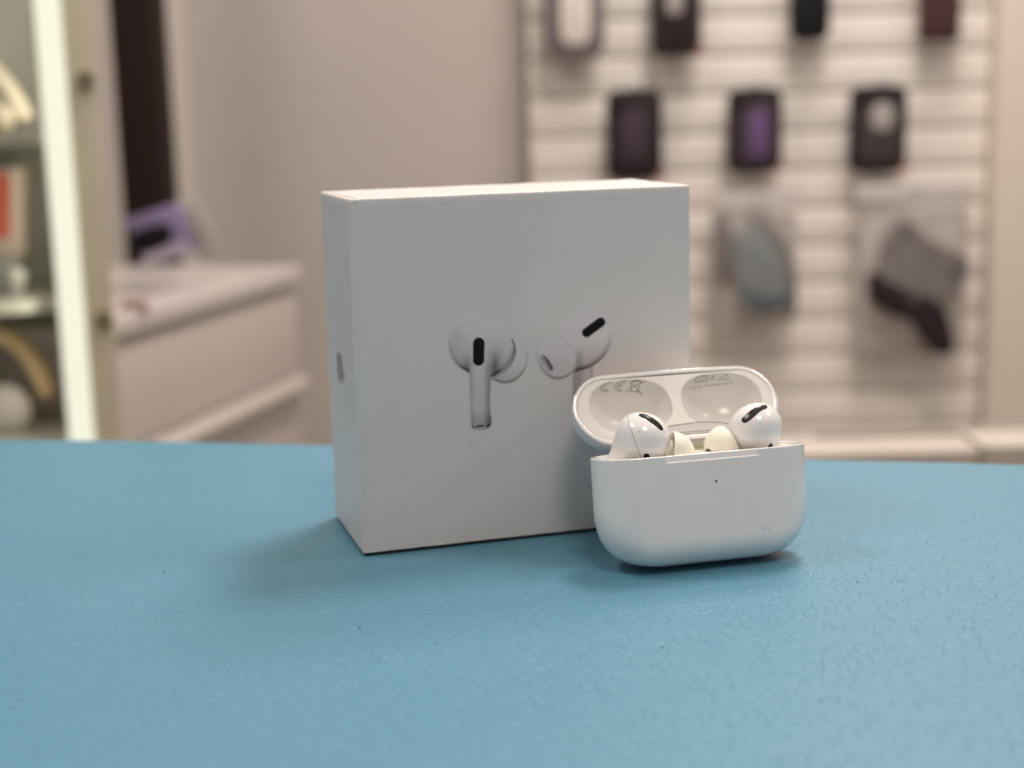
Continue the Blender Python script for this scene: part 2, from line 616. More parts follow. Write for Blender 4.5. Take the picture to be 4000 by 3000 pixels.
def shade_headL(P, d, n):
    v = 0.95 - 0.10 * sm(P[:, 1], 250, 800)
    v -= 0.30 * sm(60 - d, 0, 60) * np.clip(n[:, 1] * 0.8 + 0.15 * np.abs(n[:, 0]), 0.05, 1)
    v += 0.05 * sm(30 - d, 0, 30) * np.clip(-n[:, 1], 0, 1)
    # hollows beside the stem
    v -= 0.22 * np.exp(-(((P[:, 0] - 410) / 75) ** 2 + ((P[:, 1] - 760) / 120) ** 2))
    v -= 0.28 * np.exp(-(((P[:, 0] - 700) / 70) ** 2 + ((P[:, 1] - 760) / 170) ** 2))
    v -= 0.06 * np.exp(-(((P[:, 0] - 280) / 90) ** 2 + ((P[:, 1] - 480) / 200) ** 2))
    return tint(v)


ink.put(headL, shade_headL)
stemL = catmull([(405, 640), (422, 740), (428, 900), (436, 1100), (442, 1300), (447, 1385), (470, 1420), (510, 1436), (550, 1438), (600, 1432), (640, 1405), (656, 1385),
                 (664, 1320), (650, 1255), (648, 1100), (656, 900), (660, 740), (690, 640), (620, 560), (527, 540), (450, 560)], 6)


def shade_stem(P, d, n):
    x = (P[:, 0] - 430) / 225
    v = 0.90 - 0.03 * sm(P[:, 1], 700, 1000) + 0 * x
    v -= 0.24 * sm(x, 0.55, 1.0) + 0.16 * sm(0.25 - x, 0, 0.25)
    v -= 0.12 * sm(P[:, 1], 1180, 1360)
    f = sm(P[:, 1], 600, 800)
    return tint(v * f + (0.90 - 0.08 * sm(P[:, 1], 250, 800)) * (1 - f))


# the stem's neck fades into the head
dS, nS = pdist(ink.P, stemL)
aS = np.clip(0.5 - dS / 10.0, 0, 1) * sm(ink.P[:, 1], 610, 790)
ink.C = ink.C * (1 - aS[:, None]) + 1.13 * (1 - (1 - shade_stem(ink.P, -dS, nS)) * 1.6) * aS[:, None]
ink.cov = np.maximum(ink.cov, aS)
ink.put(stadium2((526, 500), (523, 682), 72), lambda P, d, n: np.full(len(P), 1.12), boost=False)
ink.put(stadium2((526, 500), (523, 682), 64), lambda P, d, n: np.full(len(P), 0.022), boost=False)
ink.put(catmull([(448, 1378), (462, 1382), (478, 1402), (500, 1420), (478, 1424), (455, 1405)], 4), lambda P, d, n: np.full(len(P), 0.18), boost=False)
ink.put(stadium2((508, 1396), (573, 1390), 11), lambda P, d, n: np.full(len(P), 0.04), boost=False)
ink.put(stadium2((620, 1396), (638, 1376), 13), lambda P, d, n: np.full(len(P), 0.06), boost=False)
ink.build("printed_earbud", "printed left earbud shown from its stem side")

ink = Ink(1110, 95, 1990, 1340)
stemR = np.array([(1540, 760), (1762, 700), (1758, 1300), (1545, 1300)], float)
ink.put(stemR, lambda P, d, n: (0.88 - 0.16 * sm(P[:, 0], 1700, 1600) - 0.10 * sm(P[:, 0], 1690, 1760))[:, None] * np.array([0.98, 0.955, 0.985])[None])
headR = catmull([(1330, 400), (1400, 312), (1480, 222), (1570, 150), (1680, 116), (1780, 120), (1870, 165), (1940, 260), (1966, 380), (1952, 500), (1902, 610), (1822, 700),
                 (1720, 762), (1620, 795), (1540, 806), (1400, 700)], 6)
ink.put(headR, lambda P, d, n: tint(0.955 - 0.34 * sm(70 - d, 0, 70) * np.clip(n[:, 1] * 0.85 + 0.1, 0.03, 1)
                                    - 0.14 * sm(P[:, 1] * 0.8 + (P[:, 0] - 1600) * 0.2, 380, 640)
                                    - 0.14 * np.exp(-(((P[:, 0] - 1600) / 60) ** 2 + ((P[:, 1] - 700) / 130) ** 2))))
tipR = catmull([(1140, 605), (1146, 520), (1180, 460), (1240, 422), (1320, 405), (1400, 422), (1480, 472), (1548, 560), (1580, 660), (1575, 740), (1548, 812), (1480, 862),
                (1390, 890), (1300, 872), (1220, 800), (1160, 700)], 6)
ink.put(tipR, lambda P, d, n: tint(0.94 - 0.26 * sm(46 - d, 0, 46) * np.clip(n[:, 1] * 0.8 + 0.22, 0.12, 1) - 0.07 * sm(P[:, 1], 520, 860)))
hole = catmull([(1190, 642), (1228, 630), (1272, 668), (1310, 728), (1327, 772), (1314, 800), (1278, 792), (1235, 742), (1198, 690)], 6)
ink.put(hole, lambda P, d, n: tint(0.62 - 0.50 * sm((P[:, 0] - 1190) - 0.55 * (P[:, 1] - 640), 0, 60)), aa=10, boost=False)
ink.put(stadium2((1690, 385), (1842, 272), 60), lambda P, d, n: np.full(len(P), 1.12), boost=False)
ink.put(stadium2((1690, 385), (1842, 272), 52), lambda P, d, n: np.full(len(P), 0.02), boost=False)
ink.build("printed_earbud", "printed right earbud shown from its tip side")

# bitten-fruit emblem, turned a quarter, on the carton's left side
EMB = [(0.02, .38), (.10, .41), (.20, .435), (.30, .42), (.40, .37), (.46, .30), (.40, .24), (.362, .15), (.355, .05), (.385, -.06), (.44, -.13), (.49, -.165), (.45, -.28),
       (.38, -.40), (.30, -.49), (.22, -.53), (.12, -.51), (.02, -.475), (-.08, -.495), (-.18, -.53), (-.26, -.50), (-.36, -.38), (-.44, -.22), (-.48, -.04), (-.47, .14),
       (-.42, .28), (-.33, .38), (-.22, .43), (-.10, .415)]
LEAF = [(0.0, .46), (-.005, .55), (.05, .65), (.13, .72), (.215, .745), (.21, .64), (.155, .54), (.08, .475)]
bm = bmesh.new()
for poly in (EMB, LEAF):
    pts = catmull(poly, 5)
    # emblem up points towards the front edge (-y), its right points down
    vv = [bm.verts.new((-0.00006, 0.0250 - b * 0.0100, 0.0526 - a * 0.0100)) for a, b in pts]
    bm.faces.new(vv)
obj_bm("emblem", bm, M['emblem'], carton)

# ------------------------------------------------------------------ earbud case
CX, CY, CYAW, TILT = 0.0538, 0.4054, 0.25, math.radians(9.0)
CW, CD, HB, HL = 63.5, 22.0, 31.65, 13.2         # millimetres
case = thing("charging_case", "open glossy white earbud case with its lid tilted back, in front of the white carton", "earbud case",
             (CX, CY, 0), CYAW)


def stadium(a, b, n):
    st = max(a - b, 0)
    per = 4 * st + 2 * math.pi * b
    out = []
    for v in np.linspace(0, per, n, endpoint=False):
        if v < 2 * st: p = (-st + v, -b)
        elif v < 2 * st + math.pi * b:
            t = (v - 2 * st) / b; p = (st + b * math.sin(t), -b * math.cos(t))
        elif v < 4 * st + math.pi * b: p = (st - (v - 2 * st - math.pi * b), b)
        else:
            t = (v - 4 * st - math.pi * b) / b; p = (-st - b * math.sin(t), b * math.cos(t))
        out.append(p)
    return np.array(out)


NS = 400
REF = stadium(CW / 2, CD / 2, NS)


def section(a, b, bow=0.35):
    """Plan outline keeping point k at the same place of the reference outline."""
    st0 = CW / 2 - CD / 2
    st = max(a - b, 0.0)
    out = np.empty_like(REF)
    core = np.clip(REF[:, 0], -st0, st0)
    off = (REF - np.stack([core, np.zeros(NS)], 1)) / (CD / 2)
    out[:, 0] = core / st0 * st + off[:, 0] * b
    out[:, 1] = off[:, 1] * b * (1 + bow / 11 * 0.0)
    # faces bow slightly outwards
    out[:, 1] += np.sign(off[:, 1]) * np.abs(off[:, 1]) * bow * np.clip(1 - (core / st0) ** 2, 0, 1) * min(1, b / (CD / 2))
    return out


def soff(z, R, n):
    if z >= R: return 0.0
    t = 1 - z / R
    return R * (1 - max(0.0, 1 - t ** n) ** (1 / n))


def skin(rings, close_first=False, close_last=False):
    n = len(rings[0])
    vs = np.concatenate(rings)
    fs = []
    for i in range(len(rings) - 1):
        for k in range(n):
            a, b = i * n + k, i * n + (k + 1) % n
            fs.append((a, b, b + n, a + n))
    if close_first: fs.append(tuple(range(n))[::-1])
    if close_last: fs.append(tuple(range((len(rings) - 1) * n, len(rings) * n)))
    return vs, fs


rings = []
zs = list(HB * 0.6 * (1 - np.cos(np.linspace(0, math.pi / 2, 46)))) + list(np.linspace(HB * 0.6, HB - 2.6, 12)[1:]) + list(np.linspace(HB - 2.6, HB - 0.25, 22)[1:])
for z in zs:
    a = CW / 2 - soff(z, 18.0, 2.6)
    b = max(CD / 2 - soff(z, 8.5, 2.15), 2.2)
    s = section(a, b)
    # thumb notch: a shallow chamfer in the middle of the front edge
    k = np.clip((14.2 - np.abs(s[:, 0])) / 0.9, 0, 1) * (s[:, 1] < 0)
    k = k * k * (3 - 2 * k)
    t = np.clip((z - (HB - 1.95)) / 0.25, 0, 1)
    s[:, 1] += k * (t * 0.22 + 0.30 * np.clip((z - (HB - 1.95)) / 1.7, 0, 1))
    rings.append(np.c_[s, np.full(NS, z)] * MM)
top = rings[-1] / MM


def inset(ring, d):
    p = ring[:, :2].copy()
    t = np.roll(p, -1, 0) - np.roll(p, 1, 0)
    t /= np.linalg.norm(t, axis=1)[:, None]
    n = np.stack([-t[:, 1], t[:, 0]], 1)
    return p + n * d


for d, z in ((0.08, HB - 0.07), (0.25, HB), (1.35, HB), (1.55, HB - 0.12), (1.65, HB - 0.4), (1.7, HB - 6.0)):
    rings.append(np.c_[inset(top, d), np.full(NS, z)] * MM)
v_, f_ = skin(rings, close_first=True)
obj("case_body", v_, f_, M['plastic'], case)
# with its lid open the case has rocked back a little on its rounded bottom
Z0 = -float((v_[:, 2] * math.cos(TILT) - v_[:, 1] * math.sin(TILT)).min())
case.location.z = Z0
case.rotation_euler = (-TILT, 0, CYAW)


def disc_grid(a, b, nr, hfun, n=NS, flip=False):
    st = stadium(a, b, n)
    vs = [(0, 0)]
    ss = np.linspace(0, 1, nr + 1)[1:]
    P = np.concatenate([st * s for s in ss])
    # keep the middle line spread out
    P = np.concatenate([[(0, 0)], P])
    z = hfun(P[:, 0], P[:, 1])
    fs = [(0, 1 + (k + 1) % n, 1 + k) for k in range(n)]
    for i in range(nr - 1):
        for k in range(n):
            q, w = 1 + i * n + k, 1 + i * n + (k + 1) % n
            fs.append((q, w, w + n, q + n))
    return P, z, fs


def tray_h(x, y):
    h = np.full_like(x, HB - 0.75)
    for sx in (-1, 1):
        r = np.sqrt(((x - sx * 18.0) / 10.5) ** 2 + (y / 8.6) ** 2)
        h -= 5.0 * sm(1.0 - r, 0.0, 0.28)
    return h


P, z, fs = disc_grid(CW / 2 - 1.62, CD / 2 - 1.62, 40, tray_h)
obj("inner_tray", np.c_[P, z] * MM, fs, M['liner'], case)

# light dot and scuffs on the front
def front_patch(x, z, pts, off=0.03):
    out = []
    for dx, dz in pts:
        zz = z + dz
        a = CW / 2 - soff(zz, 18.0, 2.6); b = max(CD / 2 - soff(zz, 8.5, 2.15), 0.6)
        s = section(a, b)
        fr = s[s[:, 1] < 0]; fr = fr[np.argsort(fr[:, 0])]
        y = np.interp(x + dx, fr[:, 0], fr[:, 1])
        out.append(((x + dx) * MM, (y - off) * MM, zz * MM))
    return out


circ = [(0.40 * math.cos(t), 0.40 * math.sin(t)) for t in np.linspace(0, 2 * math.pi, 20, endpoint=False)]
obj("status_light", front_patch(0.45, 23.6, circ), [tuple(range(20))], M['dot'], case, smooth=False)
scuff_mat = mat("grey_scuff", (0.30, 0.31, 0.31), 0.6)
for x, z, pts in ((13.4, 9.8, [(0, 0), (0.9, -1.3), (1.0, -1.25), (0.12, 0.1)]), (15.2, 9.2, [(0, 0), (0.8, -0.8), (0.85, -0.7), (0.1, 0.1)]),
                  (15.6, 7.6, [(0, 0), (0.5, -0.25), (1.0, 0), (0.5, -0.12)])):
    obj("scuff", front_patch(x, z, pts), [(0, 1, 2, 3)], scuff_mat, case, smooth=False)

# lid, opened about the hinge at the back of the body
HINGE_Y, OPEN = CD / 2 - 0.2, math.radians(117)
LIFT_L, FWD_L = 3.05, 1.0
ca, sa = math.cos(-OPEN), math.sin(-OPEN)


def lid_xf(P):
    """lid-local (x, y, z up to the crown, rim at z=0) -> case-local, mm."""
    P = np.asarray(P, float)
    y = P[:, 1] - HINGE_Y; z = P[:, 2]
    return np.stack([P[:, 0], HINGE_Y - FWD_L + y * ca - z * sa, HB + LIFT_L + y * sa + z * ca], 1)


rings = []
for t in np.linspace(0, 1, 36):
    z = HL * (1 - (1 - math.cos(t * math.pi / 2)))       # crown .. rim handled by depth below
zz = HL - HL * 0.999 * (np.cos(np.linspace(0, math.pi / 2, 40)))
for q in zz[:]:
    h = q                                                # distance below the crown
    a = CW / 2 - soff(h, 13.2, 2.4)
    b = max(CD / 2 - soff(h, 9.0, 2.15), 0.5)
    s = section(a, b)
    rings.append(np.c_[s, np.full(NS, HL - h)])
top = rings[-1]
for d, z in ((0.08, 0.02), (0.25, -0.08), (1.15, -0.08), (1.3, 0.05), (1.35, 0.5), (1.4, 2.5)):
    rings.append(np.c_[inset(top, d), np.full(NS, z)])
v_, f_ = skin(rings, close_first=True)
v_ = lid_xf(v_)
obj("lid", v_ * MM, f_, M['plastic'], case)


def liner_depth(u, v):
    h = np.full_like(u, 0.0, dtype=float)
    # soft outer lip of the liner
    e = np.minimum(1, (np.abs(u) / (CW / 2 - 1.45)) ** 8 + (np.abs(v) / (CD / 2 - 1.45)) ** 8)
    h += 0.04 * e ** 3
    for sx in (-1, 1):
        uu = (u - sx * 14.0)
        hw = np.where(uu * sx > 0, 12.9, 12.3)
        vv = v - 0.35
        rho = (np.abs(uu / hw) ** 2.5 + np.abs(vv / 8.75) ** 2.5) ** (1 / 2.5)
        k = np.clip(1 - rho ** 2, 0, 1)
        h += 8.2 * k ** 0.66 * sm(k, 0, 0.02)
    return h


P, z, fs = disc_grid(CW / 2 - 1.37, CD / 2 - 1.37, 110, lambda x, y: liner_depth(x, -y), n=520)
obj("lid_liner", lid_xf(np.c_[P, z]) * MM, fs, M['liner'], case)

# printing inside the lid: rays from the reading side onto the hollowed liner
Rc = np.array([[math.cos(CYAW), math.sin(CYAW), 0], [-math.sin(CYAW), math.cos(CYAW), 0], [0, 0, 1]])


RT = np.array([[1, 0, 0], [0, math.cos(TILT), -math.sin(TILT)], [0, math.sin(TILT), math.cos(TILT)]])


def to_case(Pw):
    return (np.asarray(Pw) - np.array([CX, CY, Z0])) @ Rc.T @ RT.T / MM


def lid_inv(P):
    y = P[:, 1] - HINGE_Y + FWD_L; z = P[:, 2] - HB - LIFT_L
    return np.stack([P[:, 0], HINGE_Y + y * ca + z * sa, -y * sa + z * ca], 1)


ORG = lid_inv(to_case([CAM]))[0]


def on_liner(px, lift=0.035):
    """Photograph coordinates -> points on the liner, lifted by a hair (case-local, mm)."""
    px = np.asarray(px, float)
    D = FX[None] + (px[:, :1] - 2000) / F_PX * RX[None] - (px[:, 1:] - 1500) / F_PX * UX[None]
    D = lid_inv(to_case(CAM[None] + D)) - ORG
    dep = np.full(len(px), 0.1)
    for _ in range(60):
        t = (dep - ORG[2]) / D[:, 2]
        q = ORG + t[:, None] * D
        dep = 0.5 * dep + 0.5 * (liner_depth(q[:, 0], -q[:, 1]) - lift)
    t = (dep - ORG[2]) / D[:, 2]
    return lid_xf(ORG + t[:, None] * D)


def ribbon(paths, w, step=6):
    """Poly-lines in photograph pixels -> one ribbon mesh on the liner."""
    V, Fc = [], []
    for path in paths:
        p = np.array(path, float)
        q = []
        for a, b in zip(p[:-1], p[1:]):
            k = max(1, int(np.linalg.norm(b - a) / step))
            q += [a + (b - a) * i / k for i in range(k)]
        q.append(p[-1]); q = np.array(q)
        t = np.gradient(q, axis=0); t /= np.maximum(np.linalg.norm(t, axis=1), 1e-6)[:, None]
        n = np.stack([-t[:, 1], t[:, 0]], 1) * w / 2
        b0 = len(V)
        for i in range(len(q)):
            V += [q[i] - n[i], q[i] + n[i]]
            if i:
                c = b0 + 2 * i
                Fc.append((c - 2, c - 1, c + 1, c))
    return on_liner(np.array(V)) * MM, Fc


def Z5(pts): return [(2300 + x / 4.916, 1420 + y / 4.916) for x, y in pts]
def Z6(pts): return [(2640 + x / 4.609, 1420 + y / 4.609) for x, y in pts]
def Z2(pts): return [(2200 + x * .5305, 1380 + y * .5305) for x, y in pts]


def ring(cx, cy, rx, ry=None, n=16):
    ry = ry or rx
    return [(cx + rx * math.cos(t), cy + ry * math.sin(t)) for t in np.linspace(0, 2 * math.pi, n + 1)]


marks = [[(440, 350), (435, 375), (340, 400), (285, 440), (270, 480), (300, 505), (365, 505), (360, 535), (290, 535), (235, 510), (225, 480), (245, 430), (300, 385), (380, 355), (440, 350)],
         [(705, 335), (695, 360), (610, 385), (560, 410), (635, 412), (625, 435), (545, 435), (535, 460), (560, 490), (630, 500), (625, 535), (550, 525), (495, 490), (485, 455), (505, 410), (560, 365), (640, 340), (705, 335)]]
v_, f_ = ribbon([Z5(k) for k in marks], 2.3)
obj("conformity_mark", v_, f_, M['mark'], case, smooth=False)
bins = [[(835, 330), (1005, 328), (1003, 350), (835, 350), (835, 330)], [(832, 348), (800, 480), (805, 520), (910, 535)], [(1000, 350), (945, 500)], [(805, 520), (803, 546)],
        ring(932, 540, 20), [(765, 335), (900, 450), (1035, 605)], [(1100, 335), (860, 440), (695, 545)]]
v_, f_ = ribbon([Z5(k) for k in bins], 2.4)
obj("crossed_bin_mark", v_, f_, M['mark'], case, smooth=False)
right = [[(375, 232), (600, 212), (562, 318), (330, 355), (345, 270), (375, 232)], [(388, 246), (578, 228), (548, 308), (348, 340), (358, 282), (388, 246)],
         [(395, 260), (380, 325)], [(460, 250), (400, 292), (475, 315)], [(440, 285), (500, 305)], [(545, 240), (520, 312)], [(500, 245), (470, 290)],
         [(720, 215), (660, 222), (625, 250), (640, 275), (690, 268)], [(610, 298), (665, 262), (700, 235), (650, 245)], [(620, 300), (690, 290)],
         [(910, 192), (968, 284), (735, 296), (910, 192)], ring(850, 258, 40, 26)]
v_, f_ = ribbon([Z6(k) for k in right], 2.6)
obj("approval_marks", v_, f_, M['mark_pale'], case, smooth=False)


def lid_text(name, body, p0, p1, height, mtl, slant=0.25):
    cu = bpy.data.curves.new(name, 'FONT')
    cu.body = body
    cu.size = 1.0
    cu.offset = 0.006
    cu.resolution_u = 2
    o = bpy.data.objects.new(name, cu)
    COL.objects.link(o)
    me = bpy.data.meshes.new_from_object(o.evaluated_get(bpy.context.evaluated_depsgraph_get()))
    bpy.data.objects.remove(o)
    co = np.array([v.co[:2] for v in me.vertices])
    wmax = co[:, 0].max()
    p0, p1 = np.array(p0, float), np.array(p1, float)
    L = np.linalg.norm(p1 - p0); e = (p1 - p0) / L; up = np.array([e[1], -e[0]])
    q = p0 + e * (co[:, :1] / wmax * L + slant * co[:, 1:] * height) + up * co[:, 1:] * height
    V = on_liner(np.array(Z6(q))) * MM
    Fc = [tuple(p.vertices) for p in me.polygons]
    bpy.data.meshes.remove(me)
    return obj(name, V, Fc, mtl, case, smooth=False)


lid_text("rating_text", "A2190 EMC 3326 519 mAh 1.98 Wh", (232, 452), (1052, 350), 40, M['mark_pale'])
lid_text("rating_text", "5V=1A", (302, 486), (475, 436), 40, M['mark_pale'])
lid_text("rating_text", "H9CJ360D1059", (520, 420), (905, 374), 40, M['mark_pale'])

# hinge cover, its seams and the metal hinge
def liner_poly(name, pts, mtl, lift):
    V = on_liner(np.array(Z2(pts)), lift) * MM
    return obj(name, V, [tuple(range(len(V)))], mtl, case, smooth=False)


def flat_poly(name, uv, mtl, z=0.12, th=0.25):
    """plate on the liner by the hinge, outline in lid u, v"""
    bm = bmesh.new()
    A = lid_xf(np.array([(u, -v, z) for u, v in uv])) * MM
    B = lid_xf(np.array([(u, -v, z + th) for u, v in uv])) * MM
    va = [bm.verts.new(p) for p in A]; vb = [bm.verts.new(p) for p in B]
    bm.faces.new(va)
    for i in range(len(va)):
        j = (i + 1) % len(va)
        bm.faces.new((va[i], va[j], vb[j], vb[i]))
    return obj_bm(name, bm, mtl, case)


arc = [(-6.5, -7.3), (-3.6, -6.75), (0, -6.55), (5.0, -6.3), (8.5, -6.5), (12.0, -7.0), (15, -7.6)]
flat_poly("hinge_cover", [(-7.5, -9.2)] + arc + [(16, -9.2)], M['plate'], -0.05)
up = [(u, v + 0.10) for u, v in arc]; dn = [(u, v - 0.10) for u, v in arc]
flat_poly("cover_seam", dn + up[::-1], M['seam'], -0.08, 0.05)
flat_poly("cover_seam", [(-2, -9.05), (14, -9.05), (14, -9.2), (-2, -9.2)], M['seam'], -0.08, 0.05)
hp = []
for u in (-14, 15):
    hp += [lid_xf(np.array([(u, 9.2, 0.06)]))[0], (u, HINGE_Y - 1.9, HB - 1.5)]
hp = np.array([hp[0], hp[2], hp[3], hp[1]])
obj("hinge_plate", np.r_[hp, hp + np.array([0, 0.5, 0])] * MM, [(0, 1, 2, 3), (4, 7, 6, 5), (0, 4, 5, 1), (1, 5, 6, 2), (2, 6, 7, 3), (3, 7, 4, 0)], M['plate2'], case, smooth=False)
hb_ = bmesh.new()
bm_box(hb_, (-8 * MM, (HINGE_Y - 2.2) * MM, (HB - 1.2) * MM), (12 * MM, (HINGE_Y - 0.6) * MM, (HB + 0.75) * MM), 0.0003, 2)
obj_bm("hinge", hb_, M['metal'], case, smooth=True, auto=40)

# ------------------------------------------------------------------ earbuds


def case_pt(px, py, ly):
    d = ray(px, py); n = np.array([-math.sin(CYAW), math.cos(CYAW), 0])
    t = (n @ (np.array([CX, CY, 0]) - CAM) + ly * MM) / (n @ d)
    return CAM + d * t


VIEW = np.stack([RX, UX, TX])            # rows: right, up, towards the viewer


class Bud:
    def __init__(self, head, stem, sr, mat_dir):
        self.rad = np.array(head[0], float); self.ang = head[1]; self.c = np.array(head[2], float); self.stem = stem; self.sr = sr

    def sdf(self, p):
        c, s = math.cos(self.ang), math.sin(self.ang)
        p0 = p
        p = p - self.c
        x = p[:, 0] * c + p[:, 1] * s; y = -p[:, 0] * s + p[:, 1] * c; z = p[:, 2]
        q = np.stack([x, y, z], 1)
        k0 = np.linalg.norm(q / self.rad, axis=1); k1 = np.linalg.norm(q / self.rad ** 2, axis=1)
        d1 = k0 * (k0 - 1) / np.maximum(k1, 1e-6)
        p = p0
        a, b = np.array(self.stem[0], float), np.array(self.stem[1], float)
        ab = b - a
        t = np.clip(((p - a) @ ab) / (ab @ ab), 0, 1)
        d2 = np.linalg.norm(p - a - t[:, None] * ab, axis=1) - (self.sr[0] + (self.sr[1] - self.sr[0]) * t)
        k = 2.2
        h = np.clip(0.5 + 0.5 * (d2 - d1) / k, 0, 1)
        return d2 * (1 - h) + d1 * h - k * h * (1 - h)

    def shell(self, nu=120, nv=72):
        D = [(0, 1, 0)]
        for i in range(1, nv):
            th = math.pi * i / nv
            for j in range(nu):
                ph = 2 * math.pi * j / nu
                D.append((math.sin(th) * math.cos(ph), math.cos(th), math.sin(th) * math.sin(ph)))
        D.append((0, -1, 0)); D = np.array(D)
        lo = np.zeros(len(D)); hi = np.full(len(D), 26.0)
        # first crossing outward
        ts = np.linspace(0, 26, 131)
        found = np.zeros(len(D), bool)
        for a, b in zip(ts[:-1], ts[1:]):
            s = self.sdf(D * b) > 0
            new = s & ~found
            lo[new] = a; hi[new] = b; found |= s
        for _ in range(30):
            m_ = (lo + hi) / 2; s = self.sdf(D * m_[:, None]) > 0
            hi = np.where(s, m_, hi); lo = np.where(s, lo, m_)
        P = D * lo[:, None]
        fs = [(0, 1 + (j + 1) % nu, 1 + j) for j in range(nu)]
        for i in range(nv - 2):
            for j in range(nu):
                a, b = 1 + i * nu + j, 1 + i * nu + (j + 1) % nu
                fs.append((a, b, b + nu, a + nu))
        last = len(D) - 1
        base = 1 + (nv - 2) * nu
        fs += [(base + j, base + (j + 1) % nu, last) for j in range(nu)]
        return P, fs

    def drop(self, xy, lift):
        """Project view-plane points onto the shell from the front."""
        P = np.c_[xy, np.full(len(xy), 20.0)]
        for _ in range(120):
            d = self.sdf(P)
            P[:, 2] -= np.clip(d, -0.5, 2.0) * 0.7
        P[:, 2] += lift * 0.4
        e = 1e-3
        g = np.stack([(self.sdf(P + np.eye(3)[i] * e) - self.sdf(P - np.eye(3)[i] * e)) for i in range(3)], 1)
        g /= np.linalg.norm(g, axis=1)[:, None]
        return P + g * lift * 0.6

    def stroke(self, line, halfw, lift, n=40, across=8, caps=True):
        c = catmull(line, 12, closed=False)
        s = np.r_[0, np.cumsum(np.linalg.norm(np.diff(c, axis=0), axis=1))]
        t = np.linspace(0, s[-1], n)
        c = np.stack([np.interp(t, s, c[:, i]) for i in range(2)], 1)
        tg = np.gradient(c, axis=0); tg /= np.linalg.norm(tg, axis=1)[:, None]
        nn = np.stack([-tg[:, 1], tg[:, 0]], 1)
        hw = np.interp(t, np.linspace(0, s[-1], len(halfw)), halfw)
        if caps:
            for e, r in ((t, hw[0]), (s[-1] - t, hw[-1])):
                hw = np.where(e < r, np.minimum(hw, np.sqrt(np.maximum(r * r - (r - e) ** 2, 1e-6))), hw)
        w = np.linspace(-1, 1, across + 1)
        xy = (c[:, None, :] + nn[:, None, :] * (hw[:, None] * w[None, :])[..., None]).reshape(-1, 2)
        P = self.drop(xy, lift)
        fs = []
        for i in range(n - 1):
            for k in range(across):
                a = i * (across + 1) + k
                fs.append((a, a + 1, a + across + 2, a + across + 1))
        return P, fs


def tip_lathe(axis, centre, R=6.0, long=1.14):
    """Silicone dome: mouth ring at the centre, apex along the axis (view frame, mm)."""
    prof = [(R * math.sin(t) * 1.0, R * long * math.cos(t)) for t in np.linspace(math.pi / 2, 0.33, 22)]
    outer = [(5.75, -0.12), (5.95, -0.08)] + prof
    hole_r = prof[-1][0]
    outer += [(hole_r - 0.25, prof[-1][1] - 0.1), (hole_r - 0.3, prof[-1][1] - 0.6), (hole_r - 0.3, 1.0)]
    inner = [(5.75, -0.12), (5.5, 0.1), (5.2, 1.6), (4.5, 3.0), (3.6, 3.9), (3.2, 3.2), (3.3, 0.5), (3.6, -1.2), (4.3, -1.6), (4.4, -2.0), (3.0, -2.2)]
    axis = np.array(axis, float); axis /= np.linalg.norm(axis)
    e1 = np.cross(axis, (0, 0, 1.0)); e1 /= np.linalg.norm(e1); e2 = np.cross(axis, e1)
    res = []
    for pr in (outer, inner):
        n = 72
        V = []
        for r, h in pr:
            for k in range(n):
                t = 2 * math.pi * k / n
                V.append(np.array(centre) + axis * h + (e1 * math.cos(t) + e2 * math.sin(t)) * r)
        Fc = []
        for i in range(len(pr) - 1):
            for k in range(n):
                a, b = i * n + k, i * n + (k + 1) % n
                Fc.append((a, b, b + n, a + n))
        res.append((np.array(V), Fc))
    cap = [np.array(centre) + axis * (prof[-1][1] - 2.0) + (e1 * math.cos(t) + e2 * math.sin(t)) * (hole_r - 0.25) for t in np.linspace(0, 2 * math.pi, 24, endpoint=False)]
    return res, np.array(cap)


def build_bud(label, px, py, ly, bud, vent, vent_w, grille, grille_w, seam, dot, tip_axis, tip_c, specks=(), tip_r=6.0, tip_l=1.14):
    loc = case_pt(px, py, ly)
    root = thing("earbud", label, "earbud", tuple(loc), 0, "earbuds sitting in the open case")
    t_ = CAM - loc; t_ /= np.linalg.norm(t_)
    r_ = RX - t_ * (RX @ t_); r_ /= np.linalg.norm(r_)
    V3 = np.stack([r_, np.cross(t_, r_), t_])
    w = lambda P: np.asarray(P) @ V3 * MM
    P, fs = bud.shell()
    obj("shell", w(P), fs, M['plastic'], root)
    P, fs = bud.stroke(vent, vent_w, 0.045)
    vt = obj("vent", w(P), fs, M['black'], root)
    P, fs = bud.stroke(grille, grille_w, 0.075)
    obj("grille", w(P), fs, M['mesh'], vt)
    if seam:
        P, fs = bud.stroke(seam, [0.06, 0.085, 0.06], 0.03, n=60, across=2, caps=False)
        obj("seam", w(P), fs, M['seam_soft'], root)
    P, fs = bud.stroke(dot[0], dot[1], 0.05, n=16)
    obj("sensor", w(P), fs, M['black'], root)
    for sp, hwid in specks:
        P, fs = bud.stroke(sp, hwid, 0.03, n=6, across=2)
        obj("speck", w(P), fs, M['dirt'], root)
    (o_, i_), cap = tip_lathe(tip_axis, tip_c, tip_r, tip_l)
    tp = obj("ear_tip", w(o_[0]), o_[1], M['tip'], root)
    obj("inner_sleeve", w(i_[0]), i_[1], M['tip'], tp)
    obj("nozzle", w(cap), [tuple(range(len(cap)))], M['dirt'], tp, smooth=False)
    return root


def VM(pts, cx, cy):                      # crop coordinates -> view-plane mm about the head centre
    k = 26.5
    return [((x - cx) / k, -(y - cy) / k) for x, y in pts]


